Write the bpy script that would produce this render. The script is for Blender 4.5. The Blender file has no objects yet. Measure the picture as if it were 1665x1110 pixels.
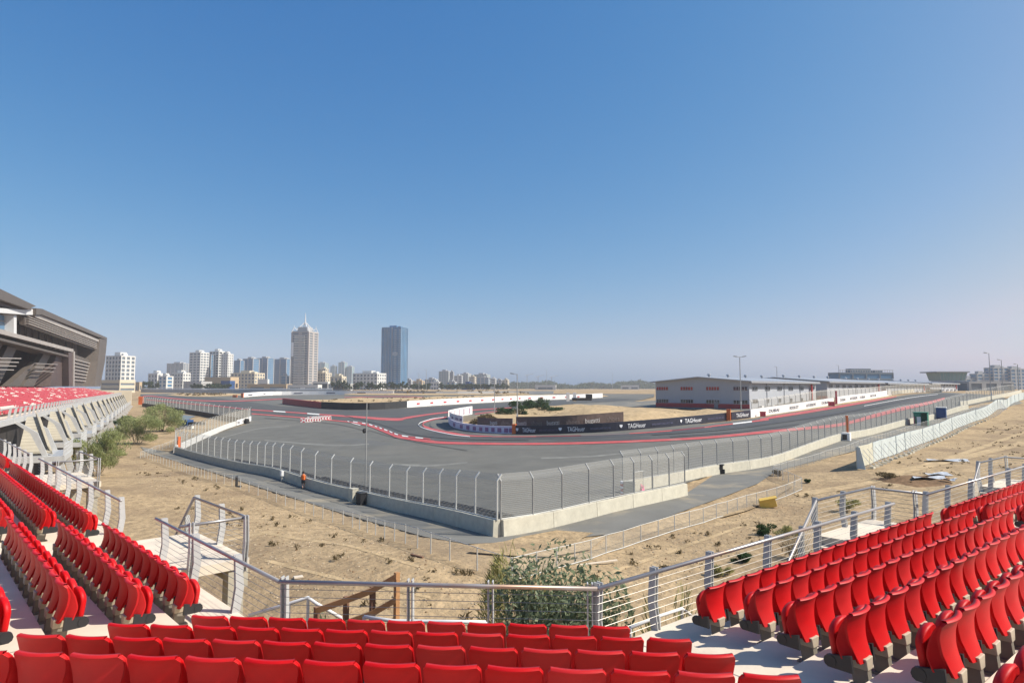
import bpy, bmesh, math, random
import numpy as np
from mathutils import Vector, Matrix, noise
from mathutils.geometry import delaunay_2d_cdt
random.seed(7); RNG = np.random.default_rng(7)
R = math.radians
sc = bpy.context.scene
COL = sc.collection
# ------------------------------------------------------------------ camera model
F = 1040.0; PITCH = R(4.2); CZ = 10.0
def ray(u, v):
    x = (u-832.5)/F; y = (555-v)/F
    return np.array([x, math.cos(PITCH)-y*math.sin(PITCH), math.sin(PITCH)+y*math.cos(PITCH)])
def atdrop(u, v, h):
    r = ray(u, v); t = -h/r[2]; return np.array([r[0]*t, r[1]*t, CZ-h])
def aty(u, v, Y):
    r = ray(u, v); t = Y/r[1]; return np.array([r[0]*t, Y, CZ+r[2]*t])
# ------------------------------------------------------------------ terrain
_cp = []
for u, v, Y in [(808,873,43),(650,832,58),(493,795,68),(400,768,85),(285,738,113),(1000,830,51),(1114,805,60),(1250,757,84),(1378,714,108),
                (1480,689,136),(1573,664,165),(405,685,190),(240,659,300),(735,690,165),(840,705,130),(1030,700,124),(1215,681,152),
                (1065,662,205),(1217,666,182),(1320,650,216),(1430,640,262),(1500,637,310),(700,655,300),(1000,650,330),(900,658,255),(500,655,300),(330,648,380),(700,640,460),(1000,639,500),
                (240,637,560),(500,635,620),(700,900,32),(1250,818,56),(940,913,36),(350,781,70),(600,870,42),(1394,762,72),(1497,722,107),(1573,690,138),(1636,664,185),(1660,648,230)]:
    _cp.append(aty(u, v, Y))
for x, y, z in [(0,15,0),(0,0,0),(-35,35,0),(35,25,.6),(-60,80,-.8),(60,50,1.6),(100,70,2.5),(-30,0,0),(30,0,.5),(-120,150,.2),(-200,200,1.5),(-200,60,0),(160,150,4.0),(-40,-60,0),(60,-60,1),
                (0,800,8),(-500,800,8.2),(500,800,9),(400,450,9.2),(280,320,8.6),(700,500,9),(0,1300,8.5),(-900,1200,8.5),(900,1200,9),(-700,400,6),(600,100,6),(-600,-100,2),(0,3000,8.5),(-2500,2500,8.5),(2500,2500,8.5),(-3000,0,6),(3000,0,8),(0,-1500,1)]:
    _cp.append(np.array([x, y, z], float))
CP = np.array(_cp)
def _phi(r2): return 0.5*r2*np.log(r2+1e-9)
_n = len(CP); _S = 100.0
_xy = CP[:, :2]/_S
_K = _phi(((_xy[:, None]-_xy[None])**2).sum(-1)) + np.eye(_n)*0.003
_A = np.zeros((_n+3, _n+3)); _A[:_n, :_n] = _K; _A[:_n, _n] = 1; _A[:_n, _n+1:] = _xy; _A[_n, :_n] = 1; _A[_n+1:, :_n] = _xy.T
_w = np.linalg.solve(_A, np.concatenate([CP[:, 2], [0, 0, 0]]))
def HV(x, y):
    p = np.stack([np.asarray(x, float).ravel(), np.asarray(y, float).ravel()], -1)/_S
    d2 = ((p[:, None]-_xy[None])**2).sum(-1)
    z = _phi(d2)@_w[:_n] + _w[_n] + p@_w[_n+1:]
    return z.reshape(np.shape(x))
def H(x, y): return float(HV(np.array([x]), np.array([y]))[0])
_ts = np.concatenate([np.linspace(9, 120, 250), np.geomspace(120.5, 900, 420)])
def G(u, v, dz=0.0):
    r = ray(u, v); xs = r[0]*_ts; ys = r[1]*_ts; zs = CZ+r[2]*_ts
    f = zs-HV(xs, ys)-dz
    k = np.argmax(f < 0) if (f < 0).any() else len(_ts)-1
    if k == 0: k = 1
    a, b = _ts[k-1], _ts[k]
    for _ in range(14):
        m = (a+b)/2
        if CZ+r[2]*m - H(r[0]*m, r[1]*m) - dz < 0: b = m
        else: a = m
    m = (a+b)/2
    return np.array([r[0]*m, r[1]*m, CZ+r[2]*m])
def GX(u, v): return G(u, v)[:2]
# ------------------------------------------------------------------ materials
def mat(name, col, rough=.6, metal=0., var=0., scale=4., bump=0., bscale=40., spec=.5, alpha=None, emis=None, stain=None, tri=None):
    m = bpy.data.materials.new(name); m.use_nodes = True
    nt = m.node_tree; b = nt.nodes['Principled BSDF']
    b.inputs['Base Color'].default_value = (*col, 1); b.inputs['Roughness'].default_value = rough; b.inputs['Metallic'].default_value = metal
    b.inputs['Specular IOR Level'].default_value = spec
    L = nt.links
    if var or bump or stain:
        tc = nt.nodes.new('ShaderNodeTexCoord')
        co = tc.outputs['Object']
    if var:
        n = nt.nodes.new('ShaderNodeTexNoise'); n.inputs['Scale'].default_value = scale; n.inputs['Detail'].default_value = 8; n.inputs['Roughness'].default_value = .62
        L.new(co, n.inputs['Vector'])
        cr = nt.nodes.new('ShaderNodeValToRGB'); cr.color_ramp.elements[0].position = .3; cr.color_ramp.elements[1].position = .7
        cr.color_ramp.elements[0].color = (*[max(0, c*(1-var)) for c in col], 1); cr.color_ramp.elements[1].color = (*[min(1, c*(1+var)) for c in col], 1)
        L.new(n.outputs['Fac'], cr.inputs['Fac']); out = cr.outputs['Color']
        if stain:
            n2 = nt.nodes.new('ShaderNodeTexNoise'); n2.inputs['Scale'].default_value = stain[1]; n2.inputs['Detail'].default_value = 6; n2.inputs['Roughness'].default_value = .6
            L.new(co, n2.inputs['Vector'])
            mr = nt.nodes.new('ShaderNodeMapRange'); mr.inputs['From Min'].default_value = stain[2]; mr.inputs['From Max'].default_value = stain[3]
            L.new(n2.outputs['Fac'], mr.inputs['Value'])
            mx = nt.nodes.new('ShaderNodeMix'); mx.data_type = 'RGBA'; L.new(mr.outputs['Result'], mx.inputs['Factor'])
            L.new(out, mx.inputs['A']); mx.inputs['B'].default_value = (*stain[0], 1); out = mx.outputs['Result']
        L.new(out, b.inputs['Base Color'])
    if bump:
        n = nt.nodes.new('ShaderNodeTexNoise'); n.inputs['Scale'].default_value = bscale; n.inputs['Detail'].default_value = 6
        L.new(co, n.inputs['Vector'])
        bp = nt.nodes.new('ShaderNodeBump'); bp.inputs['Strength'].default_value = 1; bp.inputs['Distance'].default_value = bump
        L.new(n.outputs['Fac'], bp.inputs['Height']); L.new(bp.outputs['Normal'], b.inputs['Normal'])
    if alpha is not None:
        tr = nt.nodes.new('ShaderNodeBsdfTransparent'); mx = nt.nodes.new('ShaderNodeMixShader'); mx.inputs[0].default_value = alpha
        L.new(tr.outputs[0], mx.inputs[1]); L.new(b.outputs[0], mx.inputs[2]); L.new(mx.outputs[0], nt.nodes['Material Output'].inputs['Surface'])
    if emis: b.inputs['Emission Color'].default_value = (*emis, 1); b.inputs['Emission Strength'].default_value = 1
    return m
M = {}
M['sand'] = mat('sand', (0.370,0.271,0.159), .95, var=.3, scale=1.1, bump=.16, bscale=2.6, spec=.1, stain=((.25,.18,.11), .10, .47, .64))
M['dune'] = mat('dune_sand', (0.420,0.311,0.181), .95, var=.25, scale=.6, bump=.3, bscale=.8, spec=.1, stain=((.40,.29,.17), .12, .52, .68))
M['stone'] = mat('stone', (0.408,0.323,0.221), .9, var=.3, scale=.8, spec=.2)
M['dirt'] = mat('dark_dirt', (.20,.125,.07), .95, var=.35, scale=2, bump=.05, bscale=6, spec=.1)
M['runoff'] = mat('runoff_asphalt', (0.126,0.123,0.108), .85, var=.16, scale=.22, bump=.004, bscale=30, spec=.3, stain=((.165,.155,.13), .035, .5, .72))
M['track'] = mat('track_asphalt', (0.080,0.080,0.075), .8, var=.14, scale=.12, bump=.003, bscale=30, spec=.35, stain=((.06,.06,.062), .05, .5, .7))
M['service'] = mat('service_asphalt', (0.168,0.164,0.148), .9, var=.12, scale=.3, bump=.004, bscale=30, spec=.2, stain=((.33,.28,.2), .14, .52, .68))
M['patch'] = mat('relaid_asphalt', (.108,.107,.098), .88, var=.12, scale=.5)
M['drift'] = mat('blown_sand', (.22,.19,.135), .95, var=.2, scale=1)
M['scuff'] = mat('tyre_scuff', (.172,.168,.148), .85, var=.3, scale=.5)
M['rubber'] = mat('rubber_mark', (.055,.055,.057), .75, var=.2, scale=.3)
M['kred'] = mat('red_paint', (0.468,0.077,0.068), .6, var=.2, scale=.5, stain=((.40,.16,.13), .3, .5, .75))
M['kdred'] = mat('dark_red_paint', (.22,.025,.03), .6, var=.2, scale=.5)
M['kwhite'] = mat('white_paint', (.74,.72,.68), .6, var=.1, scale=1)
M['kdark'] = mat('worn_kerb', (.16,.12,.12), .7)
M['conc'] = mat('concrete', (0.528,0.497,0.405), .9, var=.12, scale=1.6, bump=.004, bscale=20, spec=.2, stain=((.42,.39,.32), .5, .55, .75))
M['tread'] = mat('tread_concrete', (0.627,0.539,0.426), .85, var=.10, scale=1.3, bump=.003, bscale=25, spec=.2, stain=((.47,.39,.31), .5, .56, .72))
M['deck'] = mat('deck_concrete', (0.647,0.564,0.451), .85, var=.1, scale=2, bump=.003, bscale=20, spec=.2, stain=((.45,.4,.34), .8, .55, .72))
M['cream'] = mat('cream_panel', (.40,.36,.28), .8, var=.14, scale=.8)
M['fin'] = mat('galvanised_fin', (0.495,0.495,0.486), .5, metal=.15, var=.10, scale=3)
M['rail'] = mat('weathered_rail', (.36,.345,.34), .38, metal=.45, var=.1, scale=2, stain=((.36,.24,.17), .45, .5, .62))
M['cable'] = mat('steel_cable', (.34,.32,.29), .4, metal=.5)
M['whitem'] = mat('white_metal', (0.629,0.629,0.629), .45, var=.05, scale=3)
M['post'] = mat('fence_post_paint', (0.540,0.540,0.513), .5, metal=.1, var=.08, scale=3)
M['gpost'] = mat('grey_post', (.34,.34,.33), .5, metal=.2, var=.08, scale=3)
M['mesh'] = mat('wire_mesh', (.38,.37,.33), .6, alpha=.20)
M['mesh_d'] = mat('dense_wire_mesh', (.42,.38,.31), .6, alpha=.35)
M['chain'] = mat('chain_link', (.52,.50,.45), .6, alpha=.17)
M['red'] = mat('red_seat_plastic', (.51,.004,.006), .5, var=.10, scale=5, spec=.22)
_nt = M['red'].node_tree; _b = _nt.nodes['Principled BSDF']; _oi = _nt.nodes.new('ShaderNodeObjectInfo'); _mr = _nt.nodes.new('ShaderNodeMapRange'); _mr.inputs['From Min'].default_value = .55; _mr.inputs['To Max'].default_value = .30
_nt.links.new(_oi.outputs['Random'], _mr.inputs['Value']); _mx = _nt.nodes.new('ShaderNodeMix'); _mx.data_type = 'RGBA'; _nt.links.new(_mr.outputs['Result'], _mx.inputs['Factor']); _nt.links.new(_b.inputs['Base Color'].links[0].from_socket, _mx.inputs['A']); _mx.inputs['B'].default_value = (.50, .05, .05, 1); _nt.links.new(_mx.outputs['Result'], _b.inputs['Base Color'])
M['redlit'] = mat('sunlit_red_seat', (0.510,0.072,0.089), .5, var=.12, scale=.2)  # dusty seat red, with sun on the fronts put into the colour
M['whitef'] = mat('white_seat', (.70,.62,.56), .5)
M['foot'] = mat('grey_plastic', (.20,.18,.145), .6, var=.1, scale=8)
M['mount'] = mat('sunlit_grey_plastic', (.42,.36,.27), .6, var=.1, scale=8)  # lighter than the foot: sunlight on the mount is put into the colour
M['black'] = mat('black_plastic', (.022,.022,.024), .5)
M['wood'] = mat('timber', (.40,.21,.09), .75, var=.25, scale=5, bump=.003, bscale=30)
M['rust'] = mat('rusty_steel', (.19,.10,.06), .8, var=.3, scale=6)
M['navy'] = mat('navy_board', (.018,.02,.036), .45, var=.1, scale=1)
M['lilac'] = mat('lilac_board', (.62,.60,.72), .55, var=.05, scale=1)
M['purple'] = mat('purple_print', (.25,.12,.26), .5)
M['finblue'] = mat('pale_blue_metal', (.26,.34,.42), .5)
M['white'] = mat('white_board', (.80,.78,.75), .55, var=.05, scale=1)
M['ink'] = mat('dark_lettering', (.10,.10,.14), .6)
M['redink'] = mat('red_lettering', (.55,.06,.08), .6)
M['wink'] = mat('white_lettering', (.82,.82,.84), .6)
M['gink'] = mat('grey_lettering', (.12,.12,.20), .6)
M['brown'] = mat('brown_banner', (.125,.085,.072), .75, var=.25, scale=1.2)
M['bink'] = mat('pale_lettering', (.58,.56,.54), .6)
M['bink2'] = mat('dim_lettering', (.24,.19,.17), .6)
M['orange'] = mat('orange_board', (.75,.16,.03), .6)
M['hivis'] = mat('orange_vest', (.90,.17,.02), .6)
M['skin'] = mat('skin', (.42,.23,.15), .6)
M['cloth'] = mat('dark_cloth', (.03,.03,.035), .8)
M['hair'] = mat('hair', (.04,.025,.018), .7)
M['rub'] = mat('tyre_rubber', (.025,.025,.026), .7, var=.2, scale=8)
M['hoard'] = mat('hoarding_sheet', (0.510,0.561,0.552), .55, var=.10, scale=.5)
M['hoardc'] = mat('cream_hoarding_sheet', (0.527,0.510,0.408), .6, var=.08, scale=.6)
M['pitwall'] = mat('shaded_grey_cladding', (.375,.38,.40), .5, var=.04, scale=.6)  # pit fronts: their shade is put into this darker grey
M['pitwall2'] = mat('sunlit_cladding', (0.430,0.447,0.482), .5, var=.04, scale=.6)  # lighter copy of the cladding, coloured as sunlit for the right sides
M['pitroof'] = mat('roof_sheet', (.38,.39,.41), .42, metal=.3, var=.06, scale=.5)
M['pitred'] = mat('red_plinth', (.42,.035,.04), .6, var=.08, scale=1)
M['glassd'] = mat('dark_glass', (.02,.03,.04), .08, spec=.8)
M['redglass'] = mat('red_window_film', (.34,.04,.035), .25, var=.5, scale=.6)
M['glassb'] = mat('blue_glass', (.075,.18,.31), .35, spec=.4, var=.2, scale=.03)
M['glassg'] = mat('green_glass', (.19,.30,.32), .25, spec=.6, var=.2, scale=.03)
M['glassv'] = mat('vivid_blue_glass', (.07,.20,.36), .45, spec=.3, var=.25, scale=.04)
M['glassg2'] = mat('grey_glass', (.15,.18,.21), .2, spec=.7, var=.2, scale=.05)
M['bwhite'] = mat('white_render', (0.578,0.570,0.544), .75, var=.05, scale=.05)
M['bcream'] = mat('cream_render', (0.541,0.476,0.361), .8, var=.06, scale=.05)
M['bpink'] = mat('pink_stone', (.37,.335,.315), .8, var=.05, scale=.05)
M['bgrey'] = mat('grey_render', (0.357,0.357,0.357), .8, var=.08, scale=.05)
M['btan'] = mat('tan_render', (0.425,0.323,0.204), .8, var=.08, scale=.05)
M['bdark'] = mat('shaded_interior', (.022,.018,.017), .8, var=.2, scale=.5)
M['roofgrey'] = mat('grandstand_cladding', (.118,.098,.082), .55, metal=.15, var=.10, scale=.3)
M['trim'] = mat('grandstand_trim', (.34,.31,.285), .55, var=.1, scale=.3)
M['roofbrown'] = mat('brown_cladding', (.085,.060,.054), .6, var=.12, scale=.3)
M['leafA'] = mat('tamarisk_leaf', (.32,.35,.15), .7, var=.35, scale=.6, spec=.2)
M['leafB'] = mat('waxy_leaf', (.20,.24,.14), .6, var=.35, scale=1.5, spec=.3)
M['leafC'] = mat('dark_leaf', (.045,.085,.03), .7, var=.35, scale=1, spec=.2)
M['leafD'] = mat('dry_scrub', (.15,.115,.06), .9, var=.4, scale=.4, spec=.1)
M['leafE'] = mat('yellow_grass', (.33,.31,.13), .8, var=.35, scale=1, spec=.1)
M['leafF'] = mat('far_tree_leaf', (.05,.075,.035), .8, var=.3, scale=.05, spec=.1)
M['twig'] = mat('pale_twig', (.36,.29,.19), .85, var=.3, scale=3)
M['bark'] = mat('bark', (.16,.115,.075), .9, var=.3, scale=4)
M['green'] = mat('green_sheet', (.02,.19,.12), .5, var=.1, scale=2)
M['blue'] = mat('blue_plastic', (.02,.07,.20), .5, var=.08, scale=2)
M['yellow'] = mat('yellow_plastic', (.72,.46,.08), .55, var=.08, scale=3)
M['pink'] = mat('pink_cloth', (.75,.12,.25), .7)
M['sheet'] = mat('grey_sheet', (0.496,0.512,0.528), .5, var=.08, scale=1)
for k in [k for k in M if k.startswith('leaf')]:
    m = M[k]; nt = m.node_tree; b = nt.nodes['Principled BSDF']; tl = nt.nodes.new('ShaderNodeBsdfTranslucent'); mx = nt.nodes.new('ShaderNodeMixShader'); mx.inputs[0].default_value = .38
    nt.links.new(b.inputs['Base Color'].links[0].from_socket, tl.inputs['Color']); nt.links.new(b.outputs[0], mx.inputs[1]); nt.links.new(tl.outputs[0], mx.inputs[2]); nt.links.new(mx.outputs[0], nt.nodes['Material Output'].inputs['Surface'])
# ------------------------------------------------------------------ object helpers
def tag(o, label=None, cat=None, group=None, kind=None):
    if label: o['label'] = label
    if cat: o['category'] = cat
    if group: o['group'] = group
    if kind: o['kind'] = kind
    return o
def thing(name, loc, label, cat, group=None):
    o = bpy.data.objects.new(name, None); COL.objects.link(o); o.location = [float(c) for c in loc]; o.empty_display_size = .2
    return tag(o, label, cat, group)
def offs(p):
    v = Vector((0, 0, 0))
    while p is not None: v += p.location; p = p.parent
    return v
class MB:
    def __init__(s): s.v = []; s.f = []; s.m = []; s.cur = 0
    def add(s, vs, fs):
        o = len(s.v); s.v.extend([tuple(map(float, p)) for p in vs]); s.f.extend([tuple(i+o for i in f) for f in fs]); s.m.extend([s.cur]*len(fs)); return s
    def box(s, c, size, rz=0., M4=None):
        hx, hy, hz = [a/2 for a in size]
        vs = [Vector((x, y, z)) for z in (-hz, hz) for x, y in ((-hx,-hy),(hx,-hy),(hx,hy),(-hx,hy))]
        m = Matrix.Translation(Vector([float(a) for a in c])) @ (M4 if M4 is not None else Matrix.Rotation(rz, 4, 'Z'))
        return s.add([m@p for p in vs], [(3,2,1,0),(4,5,6,7),(0,1,5,4),(1,2,6,5),(2,3,7,6),(3,0,4,7)])
    def quad(s, a, b, c, d): return s.add([a, b, c, d], [(0,1,2,3)])
    def hexa(s, b4, t4): return s.add(list(b4)+list(t4), [(3,2,1,0),(4,5,6,7),(0,1,5,4),(1,2,6,5),(2,3,7,6),(3,0,4,7)])
    def prism(s, poly, z0, z1):
        n = len(poly); zf0 = z0 if callable(z0) else (lambda x, y: z0); zf1 = z1 if callable(z1) else (lambda x, y: z1)
        return s.add([(x, y, zf0(x, y)) for x, y in poly]+[(x, y, zf1(x, y)) for x, y in poly], [tuple(range(n-1, -1, -1)), tuple(range(n, 2*n))]+[(i, (i+1) % n, n+(i+1) % n, n+i) for i in range(n)])
    def tube(s, pts, r, n=6, r1=None, caps=True):
        pts = [Vector([float(c) for c in p]) for p in pts]; rings = []
        for i, p in enumerate(pts):
            d = (pts[min(i+1, len(pts)-1)]-pts[max(i-1, 0)])
            d = d.normalized() if d.length > 1e-9 else Vector((0,0,1))
            a = d.cross(Vector((0,0,1)))
            if a.length < 1e-3: a = Vector((1,0,0))
            a.normalize(); b = d.cross(a)
            rr = r if r1 is None else r+(r1-r)*i/(len(pts)-1)
            rings.append([p+(a*math.cos(k*2*math.pi/n)+b*math.sin(k*2*math.pi/n))*rr for k in range(n)])
        o = []; fs = []
        for q in rings: o += q
        for i in range(len(pts)-1):
            for k in range(n): fs.append((i*n+k, i*n+(k+1) % n, (i+1)*n+(k+1) % n, (i+1)*n+k))
        if caps: fs += [tuple(range(n-1, -1, -1)), tuple(range((len(pts)-1)*n, len(pts)*n))]
        return s.add(o, fs)
    def lathe(s, prof, c=(0,0,0), n=12):
        o = []; fs = []
        for r, z in prof: o += [(c[0]+r*math.cos(k*2*math.pi/n), c[1]+r*math.sin(k*2*math.pi/n), c[2]+z) for k in range(n)]
        for i in range(len(prof)-1):
            for k in range(n): fs.append((i*n+k, i*n+(k+1) % n, (i+1)*n+(k+1) % n, (i+1)*n+k))
        fs += [tuple(range(n-1, -1, -1)), tuple(range((len(prof)-1)*n, len(prof)*n))]
        return s.add(o, fs)
    def grid(s, P):
        nu, nv = len(P), len(P[0])
        return s.add([p for row in P for p in row], [(i*nv+j, (i+1)*nv+j, (i+1)*nv+j+1, i*nv+j+1) for i in range(nu-1) for j in range(nv-1)])
    def build(s, name, m, parent=None, smooth=False, bevel=0.):
        me = bpy.data.meshes.new(name); o = offs(parent)
        me.from_pydata([(x-o.x, y-o.y, z-o.z) for x, y, z in s.v], [], s.f)
        for q in (m if isinstance(m, (list, tuple)) else [m]): me.materials.append(q)
        if len(me.materials) > 1: me.polygons.foreach_set('material_index', s.m)
        if smooth: me.polygons.foreach_set('use_smooth', [True]*len(me.polygons))
        me.update()
        ob = bpy.data.objects.new(name, me); COL.objects.link(ob)
        if parent is not None: ob.parent = parent
        if bevel:
            b = ob.modifiers.new('b', 'BEVEL'); b.width = bevel; b.segments = 2; b.limit_method = 'ANGLE'
        return ob
def copy_thing(root, loc, rz=0., label=None, group=None):
    r = root.copy(); COL.objects.link(r); r.location = [float(c) for c in loc]; r.rotation_euler = (0, 0, rz)
    if label: r['label'] = label
    if group: r['group'] = group
    for c in list(root.children):
        d = c.copy(); COL.objects.link(d); d.parent = r
        for e in list(c.children):
            g = e.copy(); COL.objects.link(g); g.parent = d
    return r
_ORD = 'first second third fourth fifth sixth seventh eighth ninth tenth eleventh twelfth thirteenth fourteenth fifteenth sixteenth seventeenth eighteenth nineteenth twentieth'.split()
def ordn(n):
    if n <= 20: return _ORD[n-1]
    t = {2:'twenty',3:'thirty',4:'forty',5:'fifty',6:'sixty',7:'seventy',8:'eighty',9:'ninety'}[n//10]
    return t+'-'+_ORD[n % 10-1] if n % 10 else t[:-1]+'ieth'
def catmull(pts, step):
    P = [np.array(p, float) for p in pts]; P = [2*P[0]-P[1]]+P+[2*P[-1]-P[-2]]; out = []
    for i in range(1, len(P)-2):
        p0, p1, p2, p3 = P[i-1:i+3]; n = max(2, int(np.linalg.norm(p2-p1)/step)+1)
        for t in np.linspace(0, 1, n, endpoint=False):
            out.append(.5*(2*p1+(p2-p0)*t+(2*p0-5*p1+4*p2-p3)*t*t+(3*p1-p0-3*p2+p3)*t**3))
    out.append(P[-2]); return out
def resample(pts, step):
    P = np.array([p[:2] for p in pts]); d = np.concatenate([[0], np.cumsum(np.linalg.norm(np.diff(P, axis=0), axis=1))])
    n = max(1, round(d[-1]/step)); s = np.linspace(0, d[-1], n+1)
    return np.stack([np.interp(s, d, P[:, 0]), np.interp(s, d, P[:, 1])], -1)
def px_path(px, step=2.0):
    """pixel way-points of something standing on the ground -> evenly spaced ground XY"""
    return resample(catmull([GX(*p) for p in px], step), step)
def inpoly(x, y, poly):
    x = np.asarray(x); y = np.asarray(y); c = np.zeros(x.shape, bool); n = len(poly)
    for i in range(n):
        x0, y0 = poly[i]; x1, y1 = poly[i-1]
        k = ((y0 > y) != (y1 > y)) & (x < (x1-x0)*(y-y0)/(y1-y0+1e-12)+x0); c ^= k
    return c
def lift(y, layer): return layer*(.012+.00016*max(0, y))
def px_poly(px, n=10):
    out = []
    for i in range(len(px)):
        a = np.array(px[i], float); b = np.array(px[(i+1) % len(px)], float); k = max(1, int(np.linalg.norm(b-a)/n))
        for t in range(k): out.append(GX(*(a+(b-a)*t/k)))
    return out
def sheet(name, poly, layer, m, kind='structure', label=None, cat=None, cell=None, bumpf=None, hf=None):
    P = np.array(poly)
    # refine the boundary, fill with a grid denser near the camera
    ring = []
    for i in range(len(P)):
        a, b = P[i], P[(i+1) % len(P)]; c = max(1.5, .02*min(a[1], b[1])) if cell is None else cell; k = max(1, int(np.linalg.norm(b-a)/c))
        ring += [a+(b-a)*t/k for t in range(k)]
    ring = np.array(ring); x0, y0 = P.min(0); x1, y1 = P.max(0)
    ys = [y0]
    while ys[-1] < y1: ys.append(ys[-1]+(max(1.5, .02*ys[-1]) if cell is None else cell))
    xs_pts = []
    for j, y in enumerate(ys):
        c = max(1.5, .02*y) if cell is None else cell
        xs = np.arange(x0+(j % 2)*c/2, x1, c)
        if len(xs): xs_pts.append(np.stack([xs, np.full(len(xs), y)], -1))
    pts = np.concatenate(xs_pts) if xs_pts else np.zeros((0, 2))
    if len(pts): pts = pts[inpoly(pts[:, 0], pts[:, 1], ring)]
    if len(pts):   # keep clear of the ring
        d = np.min(((pts[:, None]-ring[None])**2).sum(-1), axis=1)
        cc = np.maximum(1.5, .02*pts[:, 1])*.4 if cell is None else np.full(len(pts), cell*.4)
        pts = pts[d > cc**2]; d = d[d > cc**2] if False else np.min(((pts[:, None]-ring[None])**2).sum(-1), axis=1) if len(pts) else d
    n = len(ring)
    allp = [Vector(p) for p in ring]+[Vector(p) for p in pts]
    vv, ee, ff, *_ = delaunay_2d_cdt(allp, [(i, (i+1) % n) for i in range(n)], [list(range(n))], 1, 1e-5)
    A = np.array([(p.x, p.y) for p in vv]); z = HV(A[:, 0], A[:, 1])+np.array([lift(y, layer) for y in A[:, 1]])
    if hf is not None: z = np.array([hf(x, y) for x, y in A])
    if bumpf is not None:
        dd = np.sqrt(np.min(((A[:, None]-ring[None])**2).sum(-1), axis=1))
        z = z+np.array([bumpf(x, y, d) for (x, y), d in zip(A, dd)])
    mb = MB(); mb.add(np.column_stack([A, z]), [tuple(f) for f in ff])
    o = mb.build(name, m, smooth=True)
    me = o.data; bm = bmesh.new(); bm.from_mesh(me); bmesh.ops.recalc_face_normals(bm, faces=bm.faces)
    if sum(f.normal.z for f in bm.faces) < 0: bmesh.ops.reverse_faces(bm, faces=bm.faces)
    bm.to_mesh(me); bm.free()
    return tag(o, label, cat, None, kind)
def strip(name, path, layer, mats, seg=None, step=4, raise_=0., label=None):
    """a painted band: path of (u, v, thickness) in the photograph, laid on the ground; mats alternate every seg metres"""
    P = catmull(path, step); mb = MB(); rows = []; dist = 0.; last = None
    for u, v, t in P:
        a = GX(u, v-t/2); b = GX(u, v+t/2)
        c = (a+b)/2
        if last is not None: dist += np.linalg.norm(c-last)
        last = c
        ks = [0, .33, .67, 1]; hs = [0, 1, 1, 0]
        rows.append((dist, [(*(a+(b-a)*k), H(*(a+(b-a)*k))+lift(c[1], layer)+raise_*h) for k, h in zip(ks, hs)]))
    for i in range(len(rows)-1):
        mb.cur = int(rows[i][0]/seg) % len(mats) if seg else 0
        mb.grid([rows[i][1], rows[i+1][1]])
    o = mb.build(name, mats, smooth=False)
    bm = bmesh.new(); bm.from_mesh(o.data); bmesh.ops.remove_doubles(bm, verts=bm.verts, dist=1e-4); bmesh.ops.recalc_face_normals(bm, faces=bm.faces)
    if sum(f.normal.z for f in bm.faces) < 0: bmesh.ops.reverse_faces(bm, faces=bm.faces)
    bm.to_mesh(o.data); bm.free()
    return tag(o, label, None, None, 'structure')
def text(parent, s, size, m, origin, xdir, zdir=(0,0,1), name='lettering', squeeze=1., depth=.012, align='LEFT'):
    cu = bpy.data.curves.new('t', 'FONT'); cu.body = s; cu.size = size; cu.extrude = depth; cu.resolution_u = 2; cu.align_x = align
    t = bpy.data.objects.new('t', cu); COL.objects.link(t)
    dg = bpy.context.evaluated_depsgraph_get(); me = bpy.data.meshes.new_from_object(t.evaluated_get(dg))
    bpy.data.objects.remove(t); bpy.data.curves.remove(cu)
    x = Vector([float(c) for c in xdir]).normalized(); z = Vector([float(c) for c in zdir]).normalized(); nrm = x.cross(z).normalized()
    mm = Matrix(((x.x*squeeze, z.x, nrm.x, 0), (x.y*squeeze, z.y, nrm.y, 0), (x.z*squeeze, z.z, nrm.z, 0), (0,0,0,1)))
    mm = Matrix.Translation(Vector([float(c) for c in origin])-offs(parent)) @ mm
    me.transform(mm); me.materials.clear(); me.materials.append(m)
    me.name = name; o = bpy.data.objects.new(name, me); COL.objects.link(o); o.parent = parent; return o
# ------------------------------------------------------------------ camera, sun, sky
cam = bpy.data.cameras.new('camera'); co = bpy.data.objects.new('camera', cam); COL.objects.link(co)
co.location = (0, 0, CZ); co.rotation_euler = (R(90)+PITCH, 0, 0); cam.sensor_width = 36; cam.lens = F/1665*36; cam.clip_end = 30000; cam.clip_start = .05
sc.camera = co
SUN_EL = R(43); SUN_DIR = Vector((1.0, -0.09, 0)).normalized()
sd = Vector((SUN_DIR.x*math.cos(SUN_EL), SUN_DIR.y*math.cos(SUN_EL), math.sin(SUN_EL)))
sl = bpy.data.lights.new('sun', 'SUN'); sl.energy = 5.0; sl.angle = R(.5); sl.color = (1, .94, .84)
so = bpy.data.objects.new('sun', sl); COL.objects.link(so); so.rotation_euler = (-sd).to_track_quat('-Z', 'Y').to_euler()
w = bpy.data.worlds.new('World'); sc.world = w; w.use_nodes = True
nt = w.node_tree; bg = nt.nodes['Background']; sky = nt.nodes.new('ShaderNodeTexSky'); sky.sky_type = 'NISHITA'; sky.sun_disc = False
sky.sun_elevation = SUN_EL; sky.sun_rotation = math.atan2(SUN_DIR.x, SUN_DIR.y); sky.air_density = .8; sky.dust_density = 2.0; sky.ozone_density = 6.0; sky.altitude = 0
SKYS = .15; bg.inputs[1].default_value = SKYS
v1 = nt.nodes.new('ShaderNodeVectorMath'); v1.operation = 'SCALE'; v1.inputs['Scale'].default_value = SKYS; nt.links.new(sky.outputs[0], v1.inputs[0])
sp = nt.nodes.new('ShaderNodeSeparateXYZ'); cb = nt.nodes.new('ShaderNodeCombineXYZ'); nt.links.new(v1.outputs[0], sp.inputs[0])
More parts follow.
